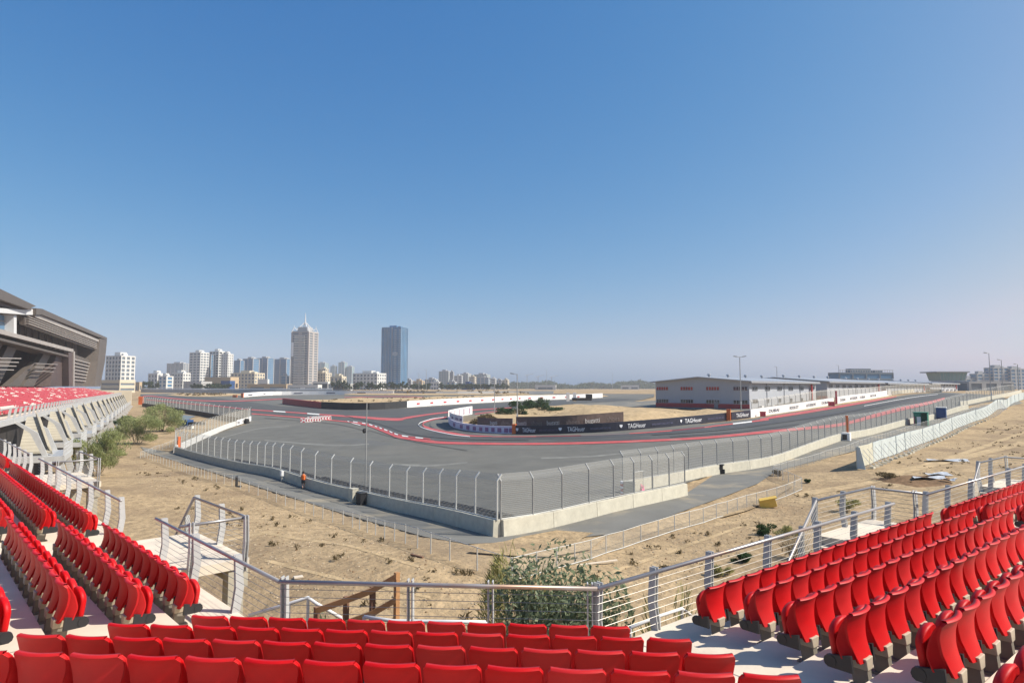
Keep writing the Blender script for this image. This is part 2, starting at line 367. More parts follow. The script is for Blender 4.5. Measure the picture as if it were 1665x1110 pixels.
SKYFIT = ((1.75, 1.85), (.645, .93), (.56, .50))          # tone of the air: gain and gamma per channel
for ci, (gain, gam) in enumerate(SKYFIT):
    a_ = nt.nodes.new('ShaderNodeMath'); a_.operation = 'POWER'; a_.inputs[1].default_value = gam; nt.links.new(sp.outputs[ci], a_.inputs[0])
    b_ = nt.nodes.new('ShaderNodeMath'); b_.operation = 'MULTIPLY'; b_.inputs[1].default_value = gain/SKYS; nt.links.new(a_.outputs[0], b_.inputs[0])
    c_ = nt.nodes.new('ShaderNodeMath'); c_.operation = 'MINIMUM'; c_.inputs[1].default_value = (.375, .42, .49)[ci]/SKYS; nt.links.new(b_.outputs[0], c_.inputs[0]); nt.links.new(c_.outputs[0], cb.inputs[ci])
nt.links.new(cb.outputs[0], bg.inputs[0])
sc.view_settings.view_transform = 'Standard'; sc.view_settings.look = 'None'; sc.view_settings.exposure = 0.5; sc.view_settings.gamma = 1
sc.cycles.max_bounces = 6; sc.cycles.transparent_max_bounces = 24; sc.cycles.volume_bounces = 1; sc.cycles.use_denoising = True
# ------------------------------------------------------------------ ground
TRACK_PX = [(808,866),(900,848),(1005,826),(1060,814),(1100,790),(1165,770),(1253,752),(1378,709),(1480,685),(1573,660),(1640,648),(1610,641.5),(1530,637.5),(1480,641),(1330,664),(1217,681),(1140,690),
            (1100,668),(1064,659),(1030,653),(1064,645),(1064,640.5),(900,640),(700,638.6),(560,638.0),(400,638.4),(300,639),(229,640.5),(229,656),(320,668),(405,681),(404,688),(345,707),(287,733),(440,766),(645,819)]
TRACK = px_poly(TRACK_PX)
_stand = [(-60,-40),(60,-40),(45,38),(2,12),(-4,12),(-45,52)]
def axis(lim_in, d_in, lim_out, g=1.13):
    a = list(np.arange(0, lim_in, d_in)); s = d_in
    while a[-1] < lim_out: s *= g; a.append(a[-1]+s)
    return np.array(a)
xp = axis(70, 1.0, 2600, 1.10); xs = np.concatenate([-xp[:0:-1], xp])
yp = axis(140, 1.0, 2950, 1.06); yn = axis(20, 4, 300, 1.4); ys = np.concatenate([-yn[:0:-1], yp])
XX, YY = np.meshgrid(xs, ys, indexing='ij'); ZZ = np.concatenate([HV(XX[i:i+8], YY[i:i+8]) for i in range(0, len(xs), 8)])
SERVICE_PX = [(228,726),(285,737),(440,774),(645,830),(808,874),(960,840),(1114,803),(1165,769),(1253,756),(1378,713),(1480,689),(1573,665),(1650,649),(1664,655),(1578,676),(1492,700),(1406,729),(1330,748),(1262,766),(1232,786),(1180,806),(1090,838),(990,868),(905,878),(850,880),(760,884),(690,872),(569,838),(434,796),(348,768),(236,734)]
SERVICE = px_poly(SERVICE_PX)
inside = inpoly(XX, YY, TRACK); inside2 = inside | inpoly(XX, YY, SERVICE)
ns = np.zeros_like(ZZ)
for i in range(len(xs)):
    for j in range(len(ys)):
        if -5 < ys[j] < 260 and abs(xs[i]) < 220:
            p = (xs[i], ys[j], 0)
            ns[i, j] = .5*noise.noise(Vector((p[0]*.12, p[1]*.12, 0)))+.35*noise.noise(Vector((p[0]*.4, p[1]*.4, 3)))+.25*noise.noise(Vector((p[0]*.9, p[1]*.9, 8)))
ZZ = ZZ-np.where(inside2, 0.0, .10+.16*ns)
ZZ = ZZ-np.where(inside & (YY > 300), 0.3, 0)
def GZ(x, y):
    i = min(max(int(np.searchsorted(xs, x))-1, 0), len(xs)-2); j = min(max(int(np.searchsorted(ys, y))-1, 0), len(ys)-2)
    a = (x-xs[i])/(xs[i+1]-xs[i]); b = (y-ys[j])/(ys[j+1]-ys[j])
    return float((ZZ[i,j]*(1-a)+ZZ[i+1,j]*a)*(1-b)+(ZZ[i,j+1]*(1-a)+ZZ[i+1,j+1]*a)*b)
def GP(u, v):
    p = G(u, v); return np.array([p[0], p[1], GZ(p[0], p[1])])
mb = MB(); nu, nv = XX.shape
mb.v = [tuple(p) for p in np.stack([XX, YY, ZZ], -1).reshape(-1, 3).tolist()]
mb.f = [(i*nv+j, (i+1)*nv+j, (i+1)*nv+j+1, i*nv+j+1) for i in range(nu-1) for j in range(nv-1)]; mb.m = [0]*len(mb.f)
tag(mb.build('ground', M['sand'], smooth=True), 'sandy desert ground around the circuit', None, None, 'structure')
sheet('runoff_asphalt', TRACK, 1, M['runoff'], label='grey asphalt run-off inside the concrete walls')
sheet('service_road', SERVICE, .5, M['service'], label='dusty service road outside the concrete walls')
# racing surface and rubbered line
sheet('racing_track', px_poly([(229,642.5),(300,643),(380,650),(460,661),(560,664.5),(662,664),(800,656),(900,651),(1000,647.5),(1040,649),(960,655),(830,664),(740,674),(690,684),(684,692),(702,701),(770,709),(840,711),(1000,706.5),(1140,694),(1240,681),(1330,667),(1480,643.5),(1530,639.5),(1590,642),(1540,647),(1462,664),(1391,683),(1308,695.5),(1182,707.5),(1056,715),(850,720.5),(751,719.5),(690,716),(645,707),(600,690.5),(535,681.5),(409,671),(320,650),(235,645.5)]), 2, M['track'], label='dark racing surface of the circuit')
strip('rubber_line', [(700,688,2.2),(702,695,2.4),(740,705,2.6),(850,712.5,3),(1000,709,3.4),(1130,699,4),(1240,688,4.6),(1340,675,4.6),(1440,658,3.6),(1520,645,2.2)], 2.6, [M['rubber']], label='dark rubber line on the racing surface')
# painted lines and kerbs
strip('track_edge_line', [(640,711,1.2),(700,718.6,3.6),(751,721,3.6),(852,722,3.4),(953,720.6,3.4),(1056,716.8,3.4),(1131,713.0,3.6),(1182,709,3.8),(1257,701.4,4.0),(1308,697,4.4),(1358,692,4.6),(1391,685,5),(1421,676.5,6),(1462,666,6),(1510,655.5,5),(1536,648,3)], 3, [M['kred']], label='wide red band along the outer edge of the track')
strip('kerb', [(568,686.5,1.6),(598,692,2.6),(625,702,3.6),(650,711.2,3.8),(690,716.2,2.4),(706,717.2,1.2)], 3.4, [M['kred']], raise_=.05, label='red outer kerb where the track bends')
strip('kerb', [(574,686,1.2),(600,690.5,1.6),(628,700,1.9),(652,708.6,1.8),(700,714.6,1.2)], 4.2, [M['kwhite'], M['kred']], seg=3.2, step=2, raise_=.07, label='red and white kerb blocks on the bend')
strip('kerb', [(727,678.5,1.5),(705,682,2.6),(688,688,3.2),(690,694,3.6),(706,699,4.4),(740,706,4.0),(766,709,2.4),(800,709.8,1)], 3.2, [M['kred']], raise_=.05, label='red kerb round the inside of the hairpin')
strip('kerb', [(722,678.8,.7),(702,681.6,.9),(682,688.5,1.1),(683,694,1.2),(700,700,1.0),(735,707.3,.9),(764,710.6,.8)], 4, [M['kwhite']], raise_=.06, label='white edge line round the hairpin kerb')
strip('kerb', [(800,710.4,1.0),(880,710,1.1),(980,707.5,1.2),(1080,701.5,1.5),(1157,694,1.7)], 3.4, [M['kred'], M['kdred'], M['kdark'], M['kred'], M['kdred']], seg=9, raise_=.04, label='worn dark red kerb along the black advertising wall')
strip('kerb', [(1157,693.6,1.7),(1200,688.5,2.0),(1250,682.4,2.4)], 3.4, [M['kred'], M['kwhite']], seg=9, raise_=.05, label='red and white kerb before the pit straight')
strip('track_edge_line', [(1236,682.2,2.2),(1262,678,3.8),(1310,670.6,4.0),(1380,659,3.4),(1440,648.5,2.2),(1458,645,1.2)], 3.4, [M['kred']], label='red band along the white advertising wall')
strip('track_edge_line', [(409,666.6,1.5),(472,670.6,1.6),(535,675.2,1.8)], 3.2, [M['kred'], M['kred'], M['kwhite']], seg=7, label='red and white dashed line across the asphalt')
strip('track_edge_line', [(535,675.2,2.0),(585,678.6,3),(622,681.5,4),(650,682.2,4.2),(662,679.5,3.2),(706,673,2.2),(751,668.5,1.7),(809,664.6,1.4),(832,663.2,1)], 3.2, [M['kred']], label='red line that dips towards the hairpin')
strip('track_edge_line', [(409,673,1.5),(472,677.8,1.6),(533,683,1.6),(568,686.4,1.6)], 3.2, [M['kred']], label='thin red line leading to the outer kerb')
strip('track_edge_line', [(772,673.4,1.4),(800,670,1.2),(830,666.5,1)], 3.2, [M['kred']], label='short red line behind the hairpin wall')
strip('track_edge_line', [(233,645,1.2),(246,644.4,1.2),(280,648,1.3),(322,651.4,1.4),(380,652.4,1.4),(462,648.8,1.2)], 3.2, [M['kred']], label='red line round the far left bend')
strip('track_edge_line', [(238,650,1.0),(300,656,1.2),(360,661.4,1.3),(404,666.2,1.4)], 3.2, [M['kred']], label='red line behind the far left fence')
strip('track_edge_line', [(565,685,1.1),(574,688.6,1.0),(586,692,.9)], 3.6, [M['kwhite']], label='short white line beside the outer kerb')
strip('track_edge_line', [(1405,660.4,.7),(1480,647,.6),(1525,641.5,.5)], 3.3, [M['kwhite']], label='thin white line on the pit straight')
strip('track_edge_line', [(560,646.2,.8),(640,645,.8),(690,646.2,.8)], 3.3, [M['kred']], label='faint red line on the far track')
for k, pth in enumerate([[(345,706,1.5),(392,690,1.1),(410,684,.8)],[(360,712,1.2),(420,697,1.6),(470,693,1.2)],[(430,716,2),(540,724,2.6),(600,722,2)],[(880,745,2.4),(960,742,2.6),(1030,735,2)],[(640,755,3),(700,757,3),(760,752,2.6)]]):
    strip('skid_mark', pth, 1.5, [M['scuff']], label=('pale scuffed streak on the run-off asphalt'))
for k, pth in enumerate([[(770,704,.5),(720,701,.6),(696,694,.6),(690,688,.5)],[(1480,650,.5),(1380,670,.7),(1280,686,.9),(1180,699,.9),(1060,708,.8)],[(560,676,.5),(620,691,.6),(668,706,.7),(740,714,.7),(860,716.5,.7)],[(1300,690,.5),(1200,703,.6),(1090,711,.6)],[(600,700,.5),(660,716,.6),(760,733,.7)],[(430,680,.4),(540,689,.5),(600,702,.6)]]):
    strip('skid_mark', pth, 4.6, [M['rubber']], label='dark curved skid mark on the asphalt')
for k, pp in enumerate([[(420,742),(520,762),(560,757),(460,738)],[(850,775),(960,790),(1010,776),(900,762)],[(1090,752),(1180,735),(1215,742),(1120,764)],[(660,770),(740,786),(790,778),(705,762)],[(540,716),(600,726),(640,722),(580,712)]]):
    sheet('tarmac_patch', px_poly(pp), 1.3, M['patch'], label='slightly darker relaid patch of asphalt')
for k, pp in enumerate([[(300,737),(330,744),(420,766),(410,764)],[(930,832),(1000,816),(1060,807),(990,822)],[(640,812),(760,838),(800,846),(700,828)]]):
    sheet('sand_drift', px_poly(pp), 1.4, M['drift'], label='thin sand blown against the wall on the asphalt')
# ------------------------------------------------------------------ sand islands inside the circuit
def nz(x, y, s, k=0): return noise.noise(Vector((x*s, y*s, k)))
def dune(a, fade=6.):
    return lambda x, y, d: min(1, d/fade)*a*(.6+.8*nz(x, y, .045)+.55*nz(x, y, .13, 3)+.3*nz(x, y, .35, 7))+.01
ISL1_PX = [(757,698),(740,690),(742,683),(775,676),(820,668),(862,664),(900,660.5),(950,659),(1000,660),(1064,665),(1120,668),(1216,669.5),(1300,662),(1216,678.5),(1130,688.5),(1000,700.5),(900,704.5),(838,703.8),(795,701.5)]
def isl1(x, y, d):
    b = dune(1.1, 8)(x, y, d)
    m = max(0, 1-((x-24)/17)**2-((y-150)/22)**2); return b+min(1, d/8)*2.0*m**.8
sheet('sand_island', px_poly(ISL1_PX), 3, M['dune'], label='sand mound with scrub inside the hairpin', bumpf=isl1, cell=2.0)
sheet('sand_island', px_poly([(462,655.5),(520,663),(600,663.6),(662,661.6),(800,653.4),(880,649.4),(950,646.8),(990,644.6),(960,642.8),(830,643.4),(700,647),(600,649),(535,650.5),(480,652.5)]), 3, M['dune'], label='sand strip between the two far stretches of track', bumpf=dune(1.0, 5), cell=4.5)
sheet('sand_island', px_poly([(270,642.8),(300,644.6),(330,645.4),(390,643.4),(394,641.4),(340,640.6),(300,641)]), 3, M['dune'], label='small sand island in the far left bend', bumpf=dune(.9, 6), cell=5)
sheet('sand_island', px_poly([(560,642.2),(700,642.6),(860,641.2),(860,638.4),(700,637.4),(560,637.0)]), 3, M['dune'], label='far strip of sand beyond the circuit', bumpf=dune(.8, 6), cell=8)
sheet('paddock_apron', px_poly([(985,667),(1066,663),(1120,666),(1216,668.4),(1320,654),(1330,648),(1064,652),(1000,655),(930,657)]), 4.5, M['service'], label='paved apron beside the grey pit building')
sheet('sand_path', px_poly([(820,880),(850,872),(905,862),(965,866),(945,876),(985,872),(960,893),(895,905),(830,903),(760,897),(790,884)]), 1.2, M['sand'], label='sand drifted over the corner of the service road')
for k, pp in enumerate([[(1170,842),(1205,822),(1245,800),(1264,785),(1290,790),(1250,815),(1215,830)]]):
    sheet('sand_path', px_poly(pp), 1.2, M['sand'], label='sand washed over the edge of the service road by the chain link fence')
sheet('dirt_patch', px_poly([(1413,776),(1440,773),(1480,770),(1545,774),(1550,786),(1490,790),(1450,783)]), .9, M['dirt'], label='dark dirt patch on the sand right of the chain link fence', cell=.7, hf=lambda x, y: GZ(x, y)-.02, bumpf=lambda x, y, d: min(1, d/1.5)*.35*(.6+nz(x, y, .6)))
for pp in [[(1290,800),(1400,782),(1500,755),(1665,715),(1665,723),(1500,762),(1400,789),(1300,806)],[(1420,768),(1520,748),(1600,722),(1665,700),(1665,704),(1600,728),(1520,754),(1430,772)]]:
    sheet('vehicle_track', px_poly(pp), .5, M['dune'], label='pale vehicle track across the sand', cell=.8, hf=lambda x, y: GZ(x, y)+.02)
# ------------------------------------------------------------------ the stand the photographer sits in
def unit(deg): a = R(deg); return np.array([math.sin(a), math.cos(a)])
D = {'L': unit(-43.6), 'C': unit(94.05), 'R': unit(50.7)}
N = {k: np.array([-d[1], d[0]]) for k, d in D.items()}
N['L'] = np.array([D['L'][1], -D['L'][0]])
FLOOR = CZ-3.6; RISE = .21
PERP = {'L': (3.17, .83, 4.12), 'C': (7.88, .90, 9.15), 'R': (5.40, .86, 6.30)}     # row-1 back, row pitch, floor edge
def pt(b, s, q): return D[b]*s+N[b]*q
def meet(b1, q1, b2, q2):
    A_ = np.array([N[b1], N[b2]]); return np.linalg.solve(A_, [q1, q2])
def ring(o):
    """plan polyline of the stand at row offset o (o<0: front edge, o=k: riser behind row k)"""
    q = {b: (PERP[b][2] if o < 0 else PERP[b][0]-.10-PERP[b][1]*(o-1)) for b in D}
    a = meet('L', q['L'], 'C', q['C']); c = meet('C', q['C'], 'R', q['R'])
    return [pt('L', 46, q['L']), a, c, pt('R', 40, q['R'])]
stand = thing('grandstand', (0, 0, 0), 'concrete grandstand terraces with red folding seats in the foreground', 'grandstand')
prev = ring(-1)
for k in range(10):
    nxt = ring(k+1); z = FLOOR+RISE*k; mb = MB()
    for i in range(3):
        poly = [prev[i], prev[i+1], nxt[i+1], nxt[i]]
        mb.prism([tuple(p) for p in poly[::-1]], z-.34, z)
    o = mb.build('walkway' if k == 0 else 'tread', M['deck'] if k == 0 else M['tread'], stand)
    prev = nxt
for k in range(8):
    z = FLOOR+RISE*k; r0, r1_ = ring(-1 if k == 0 else k), ring(k+1)
    for b, ss in (('L', (9.3, 16.6, 24.5)), ('C', (-2.3, 1.0)), ('R', (7.3, 11.8, 17.6, 24))):
        for s in ss:
            qa = PERP[b][2] if k == 0 else PERP[b][0]-.10-PERP[b][1]*(k-1); qb = PERP[b][0]-.10-PERP[b][1]*k
            if b == 'R': s -= .35*k
            A_, B_ = pt(b, s, qa-.01), pt(b, s, qb+.01); d_ = D[b]*.006; mb = MB(); mb.quad((*(A_-d_), z+.003), (*(A_+d_), z+.003), (*(B_+d_), z+.003), (*(B_-d_), z+.003)); mb.build('joint', M['kdark'], stand)
e = ring(-1); e2 = [pt('L', 46, 3.9), meet('L', 3.9, 'C', 8.93), meet('C', 8.93, 'R', 6.08), pt('R', 40, 6.08)]
mb = MB()
for i in range(3): mb.prism([tuple(p) for p in [e[i], e[i+1], e2[i+1], e2[i]]][::-1], FLOOR-.62, FLOOR-.345)
mb.build('edge_beam', M['cream'], stand)
mb = MB(); s0 = pt('L', 46, 3.5)
for b, s in [('L', 12), ('L', 19), ('L', 26), ('L', 33), ('L', 40), ('C', -2.5), ('C', .5), ('R', 10), ('R', 17), ('R', 24), ('R', 31)]:
    p = pt(b, s, PERP[b][2]-.9); g = GZ(*p)-.3; a = math.atan2(D[b][1], D[b][0])
    mb = MB()
    mb.box((p[0], p[1], (g+FLOOR-.36)/2), (.45, .5, FLOOR-.36-g), a)
    q = pt(b, s, PERP[b][2]-.75); mb.box((q[0], q[1], FLOOR-.60), (.3, 1.2, .45), a); mb.build('column', M['cream'], stand)
# ------------------------------------------------------------------ seats
def seat_proto():
    t = thing('stadium_seat', (0, 0, 0), 'red plastic folding seat', 'seat', 'red folding seats of the near stand')
    # backrest: curved shell with a rolled top lip and side wings
    def Y(u, z): return -.035-.06*max(0, (.50-z)/.22)**1.6-.045*max(0, (z-.58)/.17)**1.5+.05*(u/.235)**2
    def W(z): return .230-(.022*max(0, (z-.715)/.035)**2 if z > .715 else 0)-.050*min(1, max(0, (.66-z)/.24))**1.2-.03*min(1, max(0, (.44-z)/.16))
    mb = MB(); nz_, nu_ = 14, 11; th = .028; fr = []; bk = []
    for i in range(nz_):
        z = .28+(.75-.28)*i/(nz_-1); w_ = W(z); rf = []; rb = []
        for j in range(nu_):
            u = -w_+2*w_*j/(nu_-1); y = Y(u, z); rf.append((u, y+th*.5, z)); rb.append((u, y-th*.5-(.012 if i == nz_-1 else 0), z))
        fr.append(rf); bk.append(rb)
    mb.grid(fr); mb.grid([r[::-1] for r in bk])
    for i in range(nz_-1):
        mb.quad(fr[i][0], bk[i][0], bk[i+1][0], fr[i+1][0]); mb.quad(bk[i][-1], fr[i][-1], fr[i+1][-1], bk[i+1][-1])
    mb.grid([fr[-1], [(u*.99, y+.012, z+.014) for u, y, z in fr[-1]], [(u*.985, y-.028, z+.016) for u, y, z in fr[-1]], bk[-1]])
    mb.quad(fr[0][0], fr[0][-1], bk[0][-1], bk[0][0])
    for sgn in (-1, 1):                          # wings swept forward at each side, deeper towards the bottom
        A_, B_ = [], []
        for i in range(1, nz_):
            z = .28+(.75-.28)*i/(nz_-1); d = .010+.085*max(0, min(1, (.70-z)/.26)); y = Y(W(z), z)+.004
            xo = .236 if z < .715 else W(z)+.004; ra = []
            for f in (0, .35, .7, 1): ra.append((sgn*((W(z)-.004)*(1-f)+xo*f), y+d*f**1.3, z))
            A_.append(ra); B_.append([(x, yy+.013, zz) for x, yy, zz in ra])
        if sgn > 0: A_, B_ = [r[::-1] for r in A_], [r[::-1] for r in B_]
        mb.grid(A_); mb.grid([r[::-1] for r in B_]); e = 0 if sgn > 0 else -1
        mb.grid([[a[e] for a in A_], [b[e] for b in B_]]); mb.grid([A_[0], B_[0]])
    mb.build('backrest', M['red'], t, smooth=False).data.polygons.foreach_set('use_smooth', [True]*len(mb.f))
    # folded seat pan: rounded shell standing in front of the back
    mb = MB(); n = 14; prof = []
    for k in range(n+1):
        a = math.pi*k/n; prof.append((.196*math.cos(a), .50+.155*math.sin(a)))
    out = [(.165, .27)]+[(.178, .34), (.190, .43)]+prof+[(-.190, .43), (-.178, .34), (-.165, .27)]
    def PY(u, z): return .105+.06*(z-.3)+.03*(u/.19)**2
    L0 = [(u, PY(u, z)+.0, z) for u, z in out]; L1 = [(u*.86, PY(u, z)+.052, .30+(z-.30)*.93+.01) for u, z in out]; L2 = [(u*.92, PY(u, z)-.02, .30+(z-.3)*.96) for u, z in out]
    m_ = len(out); mb.add(L0+L1+L2, [(i, (i+1) % m_, m_+(i+1) % m_, m_+i) for i in range(m_)]+[(2*m_+i, 2*m_+(i+1) % m_, (i+1) % m_, i) for i in range(m_)]+[tuple(range(m_, 2*m_))]+[tuple(range(3*m_-1, 2*m_-1, -1))])
    o = mb.build('seat_pan', M['red'], t); o.data.polygons.foreach_set('use_smooth', [len(p.vertices) == 4 for p in o.data.polygons])
    # black hinge arms and hubs
    for sgn in (-1, 1):
        x = sgn*.216; mb = MB()
        mb.hexa([(x-.018, -.05, .20), (x+.018, -.05, .20), (x+.018, .16, .20), (x-.018, .16, .20)], [(x-.018, -.035, .36), (x+.018, -.035, .36), (x+.018, .20, .315), (x-.018, .20, .315)])
        mb.tube([(x-.024, .165, .262), (x+.024, .165, .262)], .062, 10)
        mb.build('hinge_arm', M['black'], t)
    # dark pedestal foot under the middle of the back, mount on top coloured as if sunlit
    mb = MB()
    mb.hexa([(-.04, -.13, 0), (.04, -.13, 0), (.04, .02, 0), (-.04, .02, 0)], [(-.045, -.11, .20), (.045, -.11, .20), (.045, .05, .20), (-.045, .05, .20)])
    mb.box((0, -.06, .012), (.15, .26, .024)); mb.build('foot', M['foot'], t)
    mb = MB(); mb.hexa([(-.06, -.125, .20), (.06, -.125, .20), (.06, .06, .20), (-.06, .06, .20)], [(-.085, -.12, .315), (.085, -.12, .315), (.085, .06, .315), (-.085, .06, .315)]); mb.build('seat_mount', M['mount'], t, bevel=.008)
    return t
PROTO = seat_proto()
BL = {'L': 'left', 'C': 'middle', 'R': 'right'}
seatlist = []
def add_row(b, k, s0, n, blk):
    for i in range(n):
        s = s0+.25+i*.5 if b != 'C' else s0+.25+i*.5
        q = PERP[b][0]-PERP[b][1]*(k-1)+.12
        seatlist.append((b, k, i+1, blk, s, q))
for k, (s0, n) in enumerate([(-4.63, 11), (-5.08, 13), (-5.37, 14), (-5.61, 15)]): add_row('C', k+1, s0, n, 'middle block')
for k, (s0, s1) in enumerate([(8.07, 17.1), (7.91, 16.9), (7.30, 16.3), (6.63, 15.7), (6.43, 15.5), (5.3, 14.8), (5.0, 14.5), (4.7, 14.2)]): add_row('R', k+1, s0, round((s1-s0)/.5), 'right block')
for k, s0 in enumerate([18.23, 17.84, 17.35, 16.7, 16.4]): add_row('R', k+1, s0, 22, 'far right block')
for k, (s0, s1) in enumerate([(10.55, 16.1), (9.89, 15.95), (9.67, 15.85), (8.98, 15.4)]): add_row('L', k+1, s0, round((s1-s0)/.5), 'left block')
for k, (s0, s1) in enumerate([(17.62, 32.1), (17.48, 32), (16.9, 31), (16.5, 30)]): add_row('L', k+1, s0, round((s1-s0)/.5), 'far left block')
for k, s0 in enumerate([33.6, 33.4]): add_row('L', k+1, s0, 12, 'farthest left block')
def seat_pose(b, s, q, k):
    p = pt(b, s, q); z = FLOOR+RISE*(k-1); n = N[b]; rz = math.atan2(n[1], n[0])-math.pi/2
    return (p[0], p[1], z), rz
def proj(p):
    d = np.array(p)-np.array([0, 0, CZ]); y = d[1]*math.cos(PITCH)+d[2]*math.sin(PITCH); z = -d[1]*math.sin(PITCH)+d[2]*math.cos(PITCH)
    if y < .05: return None
    return 832.5+F*d[0]/y, 555-F*z/y, y
vis = []
for b, k, i, blk, s, q in seatlist:
    loc, rz = seat_pose(b, s, q, k); pr = proj((loc[0], loc[1], loc[2]+.6))
    if pr is None: continue
    mrg = 420/pr[2]
    if -mrg < pr[0] < 1665+mrg and pr[1] < 1110+mrg: vis.append((pr[2], b, k, i, blk, loc, rz))
vis.sort(key=lambda a: a[0])
far_seats = []; first = True; rj = random.Random(17)
for idx, (dist, b, k, i, blk, loc, rz) in enumerate(vis):
    rz += R(rj.gauss(0, .9))
    lab = 'red seat, %s row behind the rail, %s, %s from %s end' % (ordn(k), blk, ordn(i), 'left' if b == 'C' else 'near')
    if idx < 300:
        if first: PROTO.location = loc; PROTO.rotation_euler = (0, 0, rz); PROTO['label'] = lab; first = False
        else: copy_thing(PROTO, loc, rz, lab)
    else: far_seats.append((loc, rz))
# ------------------------------------------------------------------ cable rails
def fin(mb, base, h, along, out, lean=.10, w_=.13):
    """a bent flat post plate pair: straight foot, kinked head"""
    a = Vector((along[0], along[1], 0)); o = Vector((out[0], out[1], 0)); b = Vector([float(c) for c in base])
    for sg in (-1, 1):
        P = [(-.0, -.25), (lean*.9, h*.45), (lean*.55, h+.06)]
        for (o0, z0), (o1, z1) in zip(P[:-1], P[1:]):
            c = b+a*(sg*.032)
            q = []
            for oo, zz in ((o0, z0), (o1, z1)):
                ww = w_*(1 if zz < h*.8 else .85)
                q.append([c+o*(oo-ww/2)-a*.008+Vector((0,0,zz)), c+o*(oo-ww/2)+a*.008+Vector((0,0,zz)), c+o*(oo+ww/2)+a*.008+Vector((0,0,zz)), c+o*(oo+ww/2)-a*.008+Vector((0,0,zz))])
            mb.hexa(q[0], q[1])
def cable_rail(name, label, pts, posts, h=.85, ncab=7, curve=None, group='cable railings of the stand', lean=.10, outs=None, tilt=None):
    """pts: 3D points of the floor line under the rail; posts: list of (x, y, z, along, out)"""
    t = thing(name, pts[0], label, 'railing', group)
    mb = MB(); mb.tube([(p[0], p[1], p[2]+h) for p in pts], .031, 10); mb.build('handrail', M['rail'], t, smooth=True)
    for x, y, z, al, ou in posts:
        mb = MB(); fin(mb, (x, y, z), h, al, ou, lean); mb.build('post', M['fin'], t)
    mb = MB()
    for k in range(ncab):
        zz = .10+(h-.2)*k/(ncab-1)
        for a, b in zip(pts[:-1], pts[1:]): mb.tube([(a[0], a[1], a[2]+zz), (b[0], b[1], b[2]+zz)], .0042, 4, caps=False)
    mb.build('cable', M['cable'], t)
    return t
def rail_on(b, svals, q): return [(*pt(b, s, q), FLOOR, D[b], N[b]) for s in svals]
qL, qC, qR = 4.05, 9.10, 6.25
cLC = meet('L', qL, 'C', qC); cCR = meet('C', qC, 'R', qR)
def f3(p, z=FLOOR): return (float(p[0]), float(p[1]), z)
sL0 = float(cLC@D['L']); sC1 = float(cCR@D['C']); sC0 = float(cLC@D['C'])
cable_rail('cable_railing', 'straight cable railing with grey handrail across the middle, in front of the centre seats', [f3(cLC), f3(cCR)], rail_on('C', [sC0+.05, -2.09, -.95, sC1-.10], qC))
cable_rail('cable_railing', 'cable railing running right from the middle corner, along the front of the right block', [f3(cCR), f3(pt('R', 16.95, qR))], rail_on('R', [float(cCR@D['R'])+.08, 7.94, 9.4, 11.25, 13.2, 14.9, 16.75], qR))
cable_rail('cable_railing', 'cable railing with brownish handrail left of the middle corner, beside the square landing', [f3(cLC), f3(pt('L', 15.2, qL))], rail_on('L', [10.78, 12.84, 14.8], qL))
cable_rail('cable_railing', 'long cable railing beyond the left stair gap, along the far left seats', [f3(pt('L', 18.2, qL)), f3(pt('L', 31.2, qL))], rail_on('L', [18.4, 19.9, 22, 23.7, 25.4, 27.2, 29, 30.8], qL))
cable_rail('cable_railing', 'farthest cable railing on the left, cut by the picture edge', [f3(pt('L', 33.6, qL)), f3(pt('L', 46, qL))], rail_on('L', [33.8, 35.6, 37.4, 39.2, 41.2, 43.2], qL))
cable_rail('cable_railing', 'pale cable railing at the right edge beyond the stair, behind the far right seats', [f3(pt('R', 19.0, qR)), f3(pt('R', 33, qR))], rail_on('R', [19.2, 20.9, 22.9, 24.9, 26.9, 28.9, 30.9], qR))
# landings with stairs
def landing(name, label, b, s0, s1, depth, stair_dir, group='landings of the near stand'):
    q0 = PERP[b][2]+.004; t = thing('landing', (*pt(b, (s0+s1)/2, q0+depth/2), FLOOR-.3), label, 'landing', group)
    mb = MB(); c = [pt(b, s0, q0), pt(b, s1, q0), pt(b, s1, q0+depth), pt(b, s0, q0+depth)]
    if b == 'L': c = c[::-1]
    mb.prism([tuple(p) for p in c], FLOOR-.20, FLOOR-.006); mb.build('deck', M['deck'], t)
    mb = MB()
    for s in (s0+.2, s1-.2):
        for q in (q0+.25, q0+depth-.25):
            p = pt(b, s, q); g = GZ(*p)-.2; mb.box((p[0], p[1], (g+FLOOR-.2)/2), (.32, .32, FLOOR-.2-g), math.atan2(D[b][1], D[b][0]))
    for q in (q0+.12, q0+depth-.12):
        a, bb = pt(b, s0, q), pt(b, s1, q); m_ = (a+bb)/2; mb.box((m_[0], m_[1], FLOOR-.40), (abs(s1-s0), .2, .38), math.atan2(D[b][1], D[b][0]))
    mb.build('support_frame', M['cream'], t)
    # flight of steps running on along the stand
    n = 16; mb = MB(); s = s1 if stair_dir > 0 else s0; wid = depth*.8
    for i in range(n):
        a = pt(b, s+stair_dir*(.24*i+.15), q0+depth*.55); mb.box((a[0], a[1], FLOOR-.20*(i+1)-.03), (.26, wid, .05), math.atan2(D[b][1], D[b][0]))
    mb.build('step', M['deck'], t)
    mb = MB()
    for q in (q0+.18, q0+depth-.1):
        a = pt(b, s, q); c_ = pt(b, s+stair_dir*.24*n, q); al = D[b]*stair_dir
        zt, zb = FLOOR-.12, FLOOR-.20*n-.12
        nrm = N[b]*.03
        mb.hexa([(*(a-nrm), zt-.2), (*(a+nrm), zt-.2), (*(c_+nrm), zb-.2), (*(c_-nrm), zb-.2)], [(*(a-nrm), zt), (*(a+nrm), zt), (*(c_+nrm), zb), (*(c_-nrm), zb)])
    mb.build('stringer', M['gpost'], t)
    return t, q0
